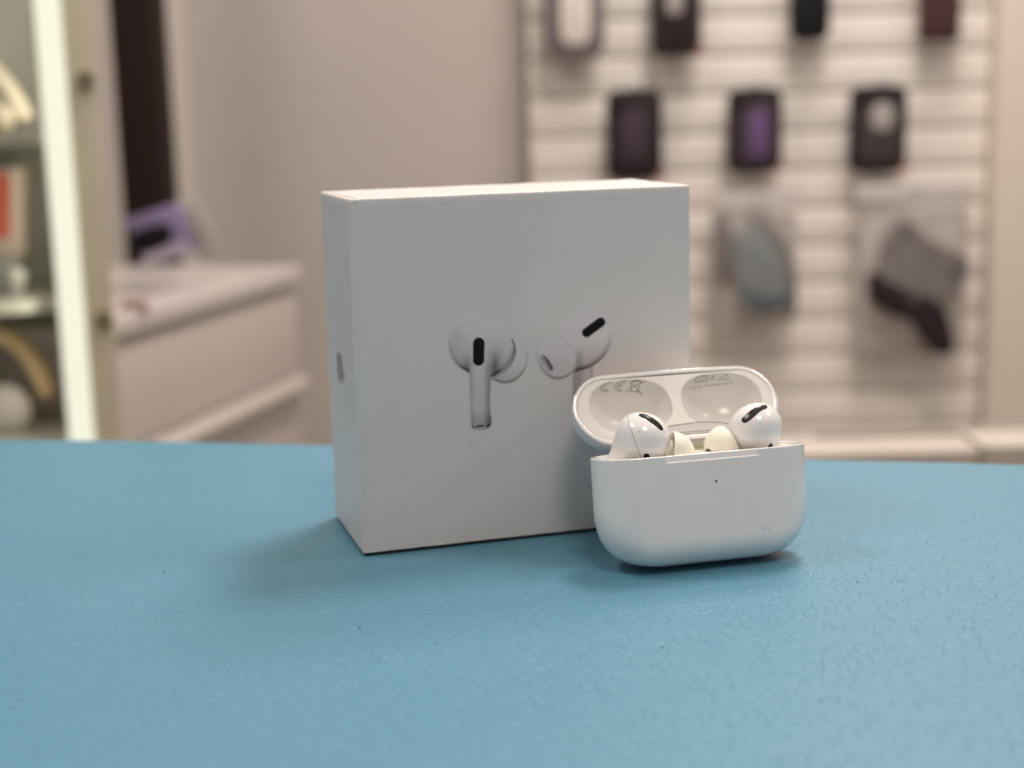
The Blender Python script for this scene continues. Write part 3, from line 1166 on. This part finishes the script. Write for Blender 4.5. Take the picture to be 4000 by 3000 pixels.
lx, ly_ = 575, 640
budL = Bud(((7.9, 7.7, 8.0), math.radians(-20), (0.45, 0.1, 0)), ((-1.4, 2.4, 0), (-8.1, -13.0, 0)), (4.7, 4.6), None)
L_ = lambda pts: VM(pts, lx, ly_)
build_bud("left earbud in the case, with a seam and a narrow vent sloping down rightwards",
          2200 + .5305 * lx, 1380 + .5305 * ly_, 5.6, budL,
          L_([(556, 452), (600, 462), (655, 494), (700, 530), (733, 567)]), [0.38, 0.62, 0.72, 0.7, 0.42],
          L_([(572, 462), (605, 474), (655, 503), (690, 534)]), [0.2, 0.36, 0.42, 0.3],
          L_([(472, 446), (480, 500), (505, 580), (540, 680), (578, 772), (590, 800)]),
          (L_([(590, 760), (636, 756)]), [0.75, 0.75]),
          (0.98, -0.13, -0.16), (*L_([(794, 730)])[0], -1.2),
          specks=[(L_([(556, 570), (566, 580)]), [0.08, 0.1]), (L_([(458, 598), (464, 604)]), [0.06, 0.06])])
rx, ry = 1430, 560
budR = Bud(((8.1, 7.3, 7.8), math.radians(38), (-0.6, 0.1, 0)), ((1.0, 0.0, 0), (3.0, -13.5, 0)), (4.4, 4.2), None)
R_ = lambda pts: VM(pts, rx, ry)
build_bud("right earbud in the case, its broad black vent sloping up to the right",
          2200 + .5305 * rx, 1380 + .5305 * ry, 5.2, budR,
          R_([(1316, 503), (1350, 478), (1400, 436), (1450, 402), (1507, 386)]), [0.85, 1.02, 0.98, 0.8, 0.55],
          R_([(1378, 462), (1420, 425), (1460, 402), (1500, 389)]), [0.55, 0.68, 0.6, 0.4],
          None,
          (R_([(1512, 700), (1540, 668)]), [0.5, 0.5]),
          (-0.78, -0.36, 0.52), (*R_([(1196, 690)])[0], 0.5), tip_r=6.3, tip_l=1.06)

# ------------------------------------------------------------------ the shop behind
floor_m = mat("grey_floor", (0.32, 0.30, 0.28), 0.5, noise=0.1, nscale=5)
tag(obj("floor", [(-4, -1.5, -0.75), (4, -1.5, -0.75), (4, 5, -0.75), (-4, 5, -0.75)], [(0, 1, 2, 3)], floor_m), kind='structure')
wall_m = mat("taupe_wall_paint", (0.53, 0.47, 0.43), 0.7, noise=0.03, nscale=3)
WY = 2.252
xc = at(780, 800, WY)[0]
wall = thing("wall", "plain taupe shop wall behind the white carton", "wall", (0, WY, -0.75))
box_obj("wall_panel", (xc, 0, 0), (2.2, 0.1, 2.6), wall_m, wall)
bm = bmesh.new()
Mx = Matrix.Translation((xc - 0.002, 0, 0)) @ Matrix.Rotation(math.radians(22), 4, 'Z')
bm_box(bm, (-1.6, 0.0, 0), (0, 0.1, 2.6), M=Mx)
obj_bm("wall_panel", bm, mat("pale_taupe_wall_paint", (0.56, 0.49, 0.44), 0.7, noise=0.03, nscale=3), wall)

# slatwall
SY = 2.20
slat_m = mat("warm_white_slat", (0.86, 0.79, 0.73), 0.45, noise=0.02, nscale=8)
groove_m = mat("groove_board", (0.80, 0.72, 0.65), 0.6)
sw_x0, sw_x1 = at(2075, 800, SY)[0], at(3850, 800, SY)[0]
z_low = at(2900, 1700, SY)[2]
slatwall = thing("slatwall", "cream slatwall display panel hung with phone accessories, right half of the background", "display wall", ((sw_x0 + sw_x1) / 2, SY, -0.75))
hw = (sw_x1 - sw_x0) / 2
box_obj("back_board", (-hw, 0.009, 0), (hw, 0.05, 1.35), groove_m, slatwall)
PITCH_S = 0.0557
z_g = at(2800, 816, SY)[2] + 0.75          # one groove in the photograph
k0 = int((z_g - 0.03) / PITCH_S)
first = None
z = z_g - k0 * PITCH_S
while z < 1.33:
    if first is None:
        first = box_obj("slat", (-hw, 0, 0), (hw, 0.0085, PITCH_S - 0.0045), slat_m, slatwall, 0.0035, 3)
        s_ = first
    else:
        s_ = first.copy(); COL.objects.link(s_); s_.parent = slatwall
    s_.location = (0, 0, z + 0.00225)
    z += PITCH_S
trim_m = mat("cream_side_trim", (0.72, 0.63, 0.55), 0.5)
box_obj("side_trim", (hw + 0.001, -0.03, 0), (hw + 0.19, 0.05, 1.5), trim_m, slatwall, 0.003)
steel = mat("hook_steel", (0.6, 0.58, 0.55), 0.3, metal=1)


def hook(px, py, parent=slatwall, y=None):
    p = at(px, py, SY - 0.03)
    b = bm_box(bmesh.new(), (p[0] - slatwall.location.x - 0.003, -0.055, p[2] + 0.75 - 0.003), (p[0] - slatwall.location.x + 0.003, 0.0, p[2] + 0.75 + 0.003), 0.001, 2)
    return obj_bm("peg_hook", b, steel, parent, smooth=True, auto=40)


red_m = mat("red_sticker", (0.36, 0.11, 0.11), 0.5)
GP = "phone cases hung on the slatwall"


def phone_case(px0, py0, px1, py1, outer, inner, label, inner_box=(0.2, 0.12, 0.8, 0.85), blob=None, blob_box=None, sticker=False, y=SY - 0.045, rad=0.018):
    a = at(px0, py1, y); b = at(px1, py0, y)
    w, h = b[0] - a[0], b[2] - a[2]
    t = thing("phone_case", label, "phone case", ((a[0] + b[0]) / 2, y, a[2]), 0, GP)
    slab("case_shell", rrect(-w / 2, 0, w / 2, h, rad), 0, 0.012, outer, t, 0.002)
    i0, j0, i1, j1 = inner_box
    slab("back_panel", rrect(-w / 2 + w * i0, h * j0, -w / 2 + w * i1, h * j1, rad * .6), -0.002, 0.002, inner, t, 0.0008)
    if blob:
        i0, j0, i1, j1 = blob_box
        slab("insert", rrect(-w / 2 + w * i0, h * j0, -w / 2 + w * i1, h * j1, min(rad, w * (i1 - i0) * .45)), -0.004, -0.0022, blob, t, 0.0005)
    slab("camera_bump", rrect(-w / 2 + w * .12, h * .78, -w / 2 + w * .42, h * .93, rad * .5), -0.0035, 0.001, outer, t, 0.0008)
    slab("hang_tab", rrect(-0.012, h - 0.001, 0.012, h + 0.02, 0.004), 0.003, 0.005, mat("clear_tab", (0.75, 0.7, 0.66), 0.3), t)
    if sticker:
        slab("price_sticker", rrect(w / 2 - 0.009, 0.002, w / 2 + 0.003, 0.013, 0.003), -0.0032, -0.0021, red_m, t)
    hook((px0 + px1) / 2, py0 - 12)
    return t


plum = mat("dark_plum_plastic", (0.028, 0.020, 0.023), 0.6, 0.15)
plum2 = mat("muted_plum_card", (0.062, 0.043, 0.056), 0.6, 0.15)
blackp = mat("black_plastic", (0.012, 0.011, 0.013), 0.6, 0.15)
greyd = mat("dark_grey_card", (0.060, 0.052, 0.053), 0.6, 0.15)
greyl = mat("pale_grey_card", (0.42, 0.38, 0.37), 0.4)
violet = mat("violet_card", (0.15, 0.085, 0.20), 0.6, 0.15)
maroon = mat("maroon_leather_case", (0.075, 0.035, 0.035), 0.6, 0.15)
mauve = mat("grey_mauve_rubber", (0.17, 0.14, 0.145), 0.4)
whitec = mat("warm_white_card", (0.78, 0.69, 0.63), 0.5)
phone_case(2130, -260, 2358, 242, mauve, whitec, "white phone case with a grey mauve edge, leftmost of the top row", (0.27, 0.13, 0.76, 0.95), rad=0.028)
phone_case(2542, -170, 2742, 222, greyd, plum, "dark phone case with a grey centre, second in the top row", (0.1, 0.04, 0.9, 0.96), greyl, (0.3, 0.42, 0.62, 0.75), True)
phone_case(3088, -190, 3248, 160, blackp, blackp, "plain black phone case, third in the top row", (0.1, 0.05, 0.9, 0.95))
phone_case(3592, -190, 3762, 162, maroon, maroon, "maroon phone case, rightmost of the top row", (0.1, 0.05, 0.9, 0.95), rad=0.008)
phone_case(2372, 345, 2588, 712, plum, plum2, "dark plum phone case right above the carton, leftmost of the lower row", (0.24, 0.2, 0.7, 0.8), None, None, True)
phone_case(2842, 340, 3058, 680, plum, plum2, "dark phone case with a violet centre, middle of the lower row", (0.2, 0.1, 0.85, 0.85), violet, (0.38, 0.18, 0.72, 0.74), True)
phone_case(3318, 330, 3548, 678, plum, greyd, "dark phone case with a pale grey spot, rightmost of the lower row", (0.18, 0.12, 0.86, 0.82), greyl, (0.36, 0.48, 0.74, 0.80), True)

# clear bags
a_ = NT("clear_plastic_bag")
tr = a_.n("ShaderNodeBsdfTransparent")
tr.inputs[0].default_value = (0.93, 0.92, 0.91, 1)
mxs = a_.n("ShaderNodeMixShader")
mxs.inputs[0].default_value = 0.16
a_.p.inputs["Base Color"].default_value = (0.74, 0.69, 0.67, 1)
a_.p.inputs["Roughness"].default_value = 0.25
a_.l(tr.outputs[0], mxs.inputs[1]); a_.l(a_.p.outputs[0], mxs.inputs[2]); a_.l(mxs.outputs[0], a_.out.inputs[0])
bag_m = a_.m


card_m = mat("pale_plastic_sheen", (0.57, 0.52, 0.50), 0.5, noise=0.12, nscale=22)


def bag(px0, py0, px1, py1, label, y=SY - 0.05):
    a = at(px0, py1, y); b = at(px1, py0, y)
    w, h = b[0] - a[0], b[2] - a[2]
    t = thing("accessory_bag", label, "packaged accessory", ((a[0] + b[0]) / 2, y, a[2]), 0, "bagged accessories hung low on the slatwall")
    n = 18
    V, Fc = [], []
    for side in (-1, 1):
        for i in range(n + 1):
            for k in range(n + 1):
                u, v = i / n * 2 - 1, k / n * 2 - 1
                d = 0.020 * max(0, 1 - u ** 4) * max(0, 1 - v ** 4)
                wr = 0.003 * math.sin(9 * u + 5 * v) * math.sin(7 * v - 3 * u) * max(0, 1 - u ** 4) * max(0, 1 - v ** 4)
                V.append((u * w / 2, side * (d + wr) , (v + 1) / 2 * h))
    for s in (0, 1):
        o0 = s * (n + 1) ** 2
        for i in range(n):
            for k in range(n):
                q = o0 + i * (n + 1) + k
                Fc.append((q, q + 1, q + n + 2, q + n + 1))
    obj("clear_sleeve", V, Fc, bag_m, t)
    box_obj("header_card", (-w / 2, -0.002, h - 0.004), (w / 2, 0.002, h + 0.022), mat("pale_header_card", (0.62, 0.56, 0.53), 0.5), t, 0.0006)
    slab("sheen_card", rrect(-w * .46, h * .04, w * .46, h * .93, 0.01), 0.008, 0.010, card_m, t, 0.0006)  # pale card added to paint the whitish highlights of the clear plastic
    hook((px0 + px1) / 2, py0 - 30)
    f = lambda px, py: (at(px, py, y)[0] - t.location.x, at(px, py, y)[2] - t.location.z)
    return t, f


bluegrey = mat("blue_grey_plastic", (0.19, 0.235, 0.255), 0.4)
teal = mat("dark_teal_plastic", (0.055, 0.095, 0.125), 0.4)
mauveg = mat("grey_mauve_plastic", (0.17, 0.145, 0.15), 0.45)
midg = mat("mid_grey_plastic", (0.17, 0.155, 0.158), 0.4)
t, f = bag(2775, 800, 3120, 1290, "clear bag holding a blue grey gadget, left of the two low bags")
slab("gadget_body", [f(*p) for p in catmull([(2865, 925), (2935, 880), (3010, 940), (3060, 1050), (3070, 1160), (2990, 1190), (2905, 1165), (2870, 1050)], 4)], -0.014, 0.004, bluegrey, t, 0.003)
slab("gadget_base", [f(*p) for p in catmull([(2890, 1120), (2980, 1150), (3065, 1140), (3070, 1185), (2990, 1205), (2905, 1195)], 4)], -0.017, 0.004, teal, t, 0.002)
slab("side_flap", [f(*p) for p in catmull([(2795, 830), (2850, 860), (2862, 980), (2850, 1110), (2800, 1080)], 4)], 0.0, 0.006, mauveg, t, 0.002)
slab("side_flap", [f(*p) for p in catmull([(2930, 790), (3000, 850), (3080, 960), (3115, 1120), (3100, 1250), (3080, 1200), (3075, 1040), (3000, 920), (2930, 850)], 4)], 0.0, 0.006, mauveg, t, 0.002)
t, f = bag(3330, 770, 3800, 1400, "clear bag holding a grey holder with a dark arm, right of the two low bags")
slab("holder_plate", [f(*p) for p in catmull([(3430, 1000), (3470, 890), (3540, 850), (3620, 930), (3760, 1000), (3770, 1060), (3690, 1180), (3560, 1170), (3430, 1110)], 4)], -0.012, 0.004, midg, t, 0.003)
slab("holder_rim", [f(*p) for p in catmull([(3455, 930), (3530, 860), (3640, 945), (3770, 1010), (3740, 1080), (3690, 1050), (3600, 980), (3520, 920), (3470, 960)], 4)], -0.018, 0.0, mauveg, t, 0.002)
slab("holder_arm", [f(*p) for p in catmull([(3395, 1060), (3480, 1105), (3600, 1150), (3670, 1190), (3705, 1290), (3705, 1365), (3645, 1375), (3590, 1310), (3545, 1245), (3465, 1220), (3395, 1165)], 4)], -0.022, 0.002, plum, t, 0.003)

# low ledge in front of the slatwall
LY = 1.05
lx0, lx1 = at(2650, 1750, LY)[0], at(4300, 1750, LY)[0]
lz1, lz0 = at(3500, 1766, LY)[2], at(3500, 1850, LY)[2]
ledge = thing("ledge", "pale beige low ledge just behind the blue counter on the right", "ledge", (0, LY, -0.75))
led_m = mat("beige_ledge_board", (0.50, 0.44, 0.385), 0.5, noise=0.06, nscale=60)
led_d = mat("shadow_brown", (0.30, 0.255, 0.22), 0.6)  # dark brown strips paint the shadow line along the back of the ledge
box_obj("front_board", (lx0, 0, lz0 + 0.75 - 0.05), (at(3835, 1750, LY)[0] - 0.0005, 0.052, lz1 + 0.75), led_m, ledge, 0.001)
box_obj("front_board", (at(3835, 1750, LY)[0] + 0.0005, -0.006, lz0 + 0.75 - 0.05), (lx1, 0.052, lz1 + 0.75 + 0.004), led_m, ledge, 0.001)
box_obj("shadow_rail", (at(3260, 1690, LY)[0], 0.0525, lz1 + 0.75 - 0.02), (at(3830, 1690, LY)[0], 0.062, at(3500, 1684, LY + .055)[2] + 0.75), led_d, ledge, 0.001)
box_obj("shadow_rail", (at(3890, 1690, LY)[0], 0.0525, lz1 + 0.75 - 0.02), (lx1, 0.062, at(3900, 1660, LY + .055)[2] + 0.75), led_d, ledge, 0.001)
box_obj("ledge_body", (lx0, 0.004, 0), (lx1, 0.050, lz0 + 0.75 - 0.051), led_m, ledge)

# drawer unit
dF = np.array([0.257, 0.967]); dL = np.array([-0.967, 0.257])
B = at(1160, 1040, 1.72)
A = B[:2] - dF * 0.47
ztop = B[2]
drawer_m = mat("white_drawer_lacquer", (0.56, 0.49, 0.455), 0.35, noise=0.02, nscale=10)
Mx = Matrix(((dF[0], dL[0], 0, 0), (dF[1], dL[1], 0, 0), (0, 0, 1, 0), (0, 0, 0, 1)))
unit = thing("drawer_unit", "white drawer cabinet beside the taupe wall, left of the carton", "drawers", (A[0], A[1], -0.75))
H_ = ztop + 0.75
box_obj("carcass", (0, 0.02, 0), (0.47, 0.45, H_ - 0.022), drawer_m, unit, 0.002, M=Mx)
box_obj("top_board", (-0.01, -0.004, H_ - 0.0215), (0.48, 0.46, H_), mat("white_top_board", (0.57, 0.505, 0.48), 0.35), unit, 0.004, M=Mx)
for k in range(5):
    zt = H_ - 0.0245 - k * 0.1015
    dw = box_obj("drawer", (0.002, 0.002, zt - 0.0985), (0.468, 0.0195, zt), drawer_m, unit, 0.002, M=Mx)
    if k:
        box_obj("pull_lip", (0.012, -0.016, zt - 0.016), (0.458, 0.0015, zt - 0.002), drawer_m, dw, 0.004, M=Mx)

# phone on a lilac stand, on the drawer unit
p0 = at(640, 1005, 1.52)
stand = thing("phone_stand", "lilac display stand with a dark phone on it, on the white drawer unit", "display stand", (p0[0], p0[1], ztop))
lil = mat("lilac_board", (0.31, 0.25, 0.44), 0.4)
acr = mat("grey_acrylic", (0.48, 0.44, 0.44), 0.2)
f = lambda px, py: (at(px, py, 1.52)[0] - p0[0], at(px, py, 1.52)[2] - ztop)
slab("display_board", [f(*p) for p in ((480, 858), (690, 792), (722, 830), (765, 980), (560, 1025), (520, 940))], 0.0, 0.012, lil, stand, 0.002)
slab("phone", [f(*p) for p in catmull([(520, 915), (610, 878), (672, 885), (660, 950), (590, 985), (535, 965)], 4)], -0.014, -0.001, blackp, stand, 0.002)
slab("price_card", [f(*p) for p in ((585, 985), (740, 930), (760, 985), (570, 1030))], -0.02, -0.015, mat("pale_lilac_card", (0.52, 0.44, 0.56), 0.4), stand)
slab("acrylic_side", [f(*p) for p in ((725, 770), (770, 800), (835, 925), (835, 1010), (770, 1010), (745, 860))], 0.002, 0.010, acr, stand, 0.001)
q0 = at(520, 1100, 1.36)
rp = thing("red_tag", "small red tag on the near corner of the drawer unit top", "tag", (q0[0], q0[1], ztop))
box_obj("tag_card", (-0.011, -0.004, 0), (0.011, 0.004, 0.009), mat("dull_red_card", (0.42, 0.25, 0.22), 0.5), rp, 0.001)
box_obj("tag_foot", (-0.012, -0.008, -0.0005), (0.012, 0.008, 0.0015), acr, rp)

# dark post
py_ = 1.95
x0, x1 = at(448, 400, py_)[0], at(622, 400, py_)[0]
post = thing("dark_post", "dark brown upright post between the glass cabinet and the taupe wall", "post", ((x0 + x1) / 2, py_, -0.75))
post_m = mat("dark_brown_panel", (0.024, 0.014, 0.012), 0.6, 0.12, noise=0.1, nscale=6)
box_obj("post_panel", (-(x1 - x0) / 2, 0, 0.02), ((x1 - x0) / 2, 0.08, 2.4), post_m, post, 0.003)
box_obj("post_base", (-(x1 - x0) / 2 - .01, -0.01, 0), ((x1 - x0) / 2 + .01, 0.09, 0.02), post_m, post, 0.003)

# glass display cabinet with glowing edge
GY = 1.15
bx = at(318, 1700, GY)
cab = thing("display_cabinet", "lit display cabinet with a glowing white edge, at the far left", "cabinet", (bx[0], GY, -0.75), math.radians(16.5))
glow = mat("led_profile", (0.25, 0.25, 0.22), 0.5, 0.2, emit=(0.95, 0.95, 0.75), estr=0.86)
stile_m = mat("cream_cabinet_stile", (0.62, 0.55, 0.42), 0.5, noise=0.03, nscale=20)
inner_m = mat("grey_green_backing", (0.46, 0.45, 0.39), 0.6)
shelf_m = mat("grey_green_shelf", (0.34, 0.33, 0.27), 0.3)
sw = at(365, 1700, GY)[0] - at(270, 1700, GY)[0]
xs0 = -sw / 2
stw = at(478, 1650, GY)[0] - at(368, 1650, GY)[0]
box_obj("light_strip", (-sw / 2, -0.004, 0.05), (sw / 2, 0.014, 1.6), glow, cab, 0.003)
box_obj("stile", (sw / 2 + 0.0005, 0.0, 0), (sw / 2 + stw, 0.02, 1.6), stile_m, cab, 0.002)
box_obj("side_panel", (sw / 2 + stw - 0.012, 0.0205, 0), (sw / 2 + stw, 0.16, 1.6), stile_m, cab)
box_obj("back_panel", (-0.7, 0.16, 0), (sw / 2 + stw, 0.175, 1.6), inner_m, cab)
box_obj("plinth", (-0.7, 0.0, 0), (-sw / 2 - 0.001, 0.159, 0.05), stile_m, cab)
for px, py in ((328, 312), (402, 1252)):
    p = at(px, py, GY)
    bm = bmesh.new()
    bmesh.ops.create_cone(bm, cap_ends=True, segments=24, radius1=0.0075, radius2=0.0065, depth=0.006,
                          matrix=Matrix.Translation((p[0] - bx[0], -0.003, p[2] + 0.75)) @ Matrix.Rotation(math.pi / 2, 4, 'X'))
    obj_bm("cam_lock", bm, mat("bronze_lock", (0.20, 0.16, 0.10), 0.4), cab, smooth=True, auto=40)
shelf_z = []
for py in (520, 1165, 1700):
    z = at(60, py, GY + 0.02)[2] + 0.75
    shelf_z.append(z - 0.75)
    box_obj("shelf", (-0.7, 0.012, z - 0.010), (-sw / 2 - 0.001, 0.159, z), shelf_m, cab, 0.001)
ld = bpy.data.lights.new("cabinet_light", 'AREA')
ld.shape = 'RECTANGLE'; ld.size, ld.size_y = 1.5, 0.014
ld.energy = 0.45; ld.color = (1.0, 0.97, 0.80)
lo = bpy.data.objects.new("cabinet_light", ld); COL.objects.link(lo)
lo.parent = cab
lo.matrix_local = Matrix.Translation((-sw / 2 - 0.003, 0.022, 0.83)) @ Matrix(((0, 0, 0.8, 0), (0, 1, -0.6, 0), (1, 0, 0, 0), (0, 0, 0, 1))).to_3x3().normalized().to_4x4()
IY = GY + 0.06


def arc_tube(name, pts, r, mtl, parent, loc, n=10):
    c = catmull(pts, 8, closed=False)
    tg = np.gradient(c, axis=0); tg /= np.linalg.norm(tg, axis=1)[:, None]
    V, Fc = [], []
    for i, (p, t_) in enumerate(zip(c, tg)):
        nrm = np.array([-t_[1], t_[0]])
        for k in range(n):
            a = 2 * math.pi * k / n
            d = nrm * math.cos(a) * r[0]
            V.append((p[0] + d[0], math.sin(a) * r[1], p[1] + d[1]))
        if i:
            for k in range(n):
                q, w_ = (i - 1) * n + k, (i - 1) * n + (k + 1) % n
                Fc.append((q, w_, w_ + n, q + n))
    Fc.append(tuple(range(n))); Fc.append(tuple(range(len(V) - n, len(V))))
    return obj(name, V, Fc, mtl, parent)


def cabpt(px, py, c): return (at(px, py, IY)[0] - c[0], at(px, py, IY)[2] - c[2])


cream = mat("cream_leatherette", (0.66, 0.58, 0.45), 0.5)
tan = mat("tan_leatherette", (0.62, 0.46, 0.25), 0.5)
darkpad = mat("dark_cushion", (0.10, 0.09, 0.075), 0.8)
whitep = mat("soft_white_cushion", (0.66, 0.62, 0.57), 0.6)


def headphones(label, band, cup_c, cup_r, band_m, cup_m, floor_z):
    c = at(*cup_c, IY); c = np.array([c[0], IY, floor_z])
    t = thing("headphones", label, "headphones", tuple(c), 0)
    arc_tube("headband", [cabpt(px, py, c) for px, py in band], (0.007, 0.014), band_m, t, c)
    q = cabpt(*cup_c, c)
    for s, mm_ in ((0, cup_m), (1, darkpad)):
        bm = bmesh.new()
        bmesh.ops.create_uvsphere(bm, u_segments=24, v_segments=14, radius=1)
        for v in bm.verts:
            v.co = Vector((q[0] + v.co.x * cup_r * (1 - .25 * s), (0.012 * (1 - 2 * s)) * -1 + v.co.y * 0.014, q[1] + v.co.z * cup_r * (1 - .25 * s)))
        obj_bm("ear_cushion" if s else "ear_cup", bm, mm_, t, smooth=True)
    return t


headphones("cream headphones on the upper cabinet shelf, left of the glowing edge", [(-60, 240), (0, 310), (55, 380), (105, 470)], (20, 462), 0.012, cream, cream, shelf_z[0])
headphones("tan headband headphones on the lowest cabinet shelf", [(-120, 1300), (-20, 1300), (70, 1345), (140, 1430), (190, 1540)], (40, 1590), 0.022, tan, whitep, shelf_z[2])
c = at(30, 1165, IY)
pack = thing("red_pack", "red and white accessory pack on the middle cabinet shelf", "package", (c[0], IY, shelf_z[1]))
g = lambda px, py: (at(px, py, IY)[0] - c[0], at(px, py, IY)[2] - shelf_z[1])
slab("pack_card", [g(*p) for p in ((-90, 660), (82, 655), (90, 1000), (-80, 1005))], 0.0, 0.02, mat("pinkish_white_card", (0.62, 0.50, 0.42), 0.5), pack, 0.001)
slab("red_panel", [g(*p) for p in ((-60, 680), (38, 676), (42, 925), (-50, 930))], -0.002, -0.0005, mat("orange_red_print", (0.62, 0.14, 0.09), 0.5), pack)
slab("pack_foot", [g(*p) for p in ((-70, 1010), (70, 1005), (74, 1150), (-66, 1152))], 0.0, 0.02, mat("grey_card", (0.42, 0.42, 0.38), 0.5), pack, 0.001)
c = at(68, 1082, IY - 0.03)
ball = thing("round_speaker", "small round whitish speaker before the red pack", "speaker", (c[0], IY - 0.03, shelf_z[1]))
r_b = at(105, 1082, IY - .03)[0] - c[0]
bm = bmesh.new()
bmesh.ops.create_uvsphere(bm, u_segments=28, v_segments=18, radius=r_b)
for v in bm.verts: v.co.z += c[2] - shelf_z[1]
obj_bm("speaker_body", bm, mat("pale_green_grey_shell", (0.52, 0.53, 0.45), 0.35), ball, smooth=True)
box_obj("speaker_foot", (-r_b * .6, -r_b * .6, 0), (r_b * .6, r_b * .6, max(0.002, c[2] - shelf_z[1] - r_b * .8)), acr, ball, 0.0008)
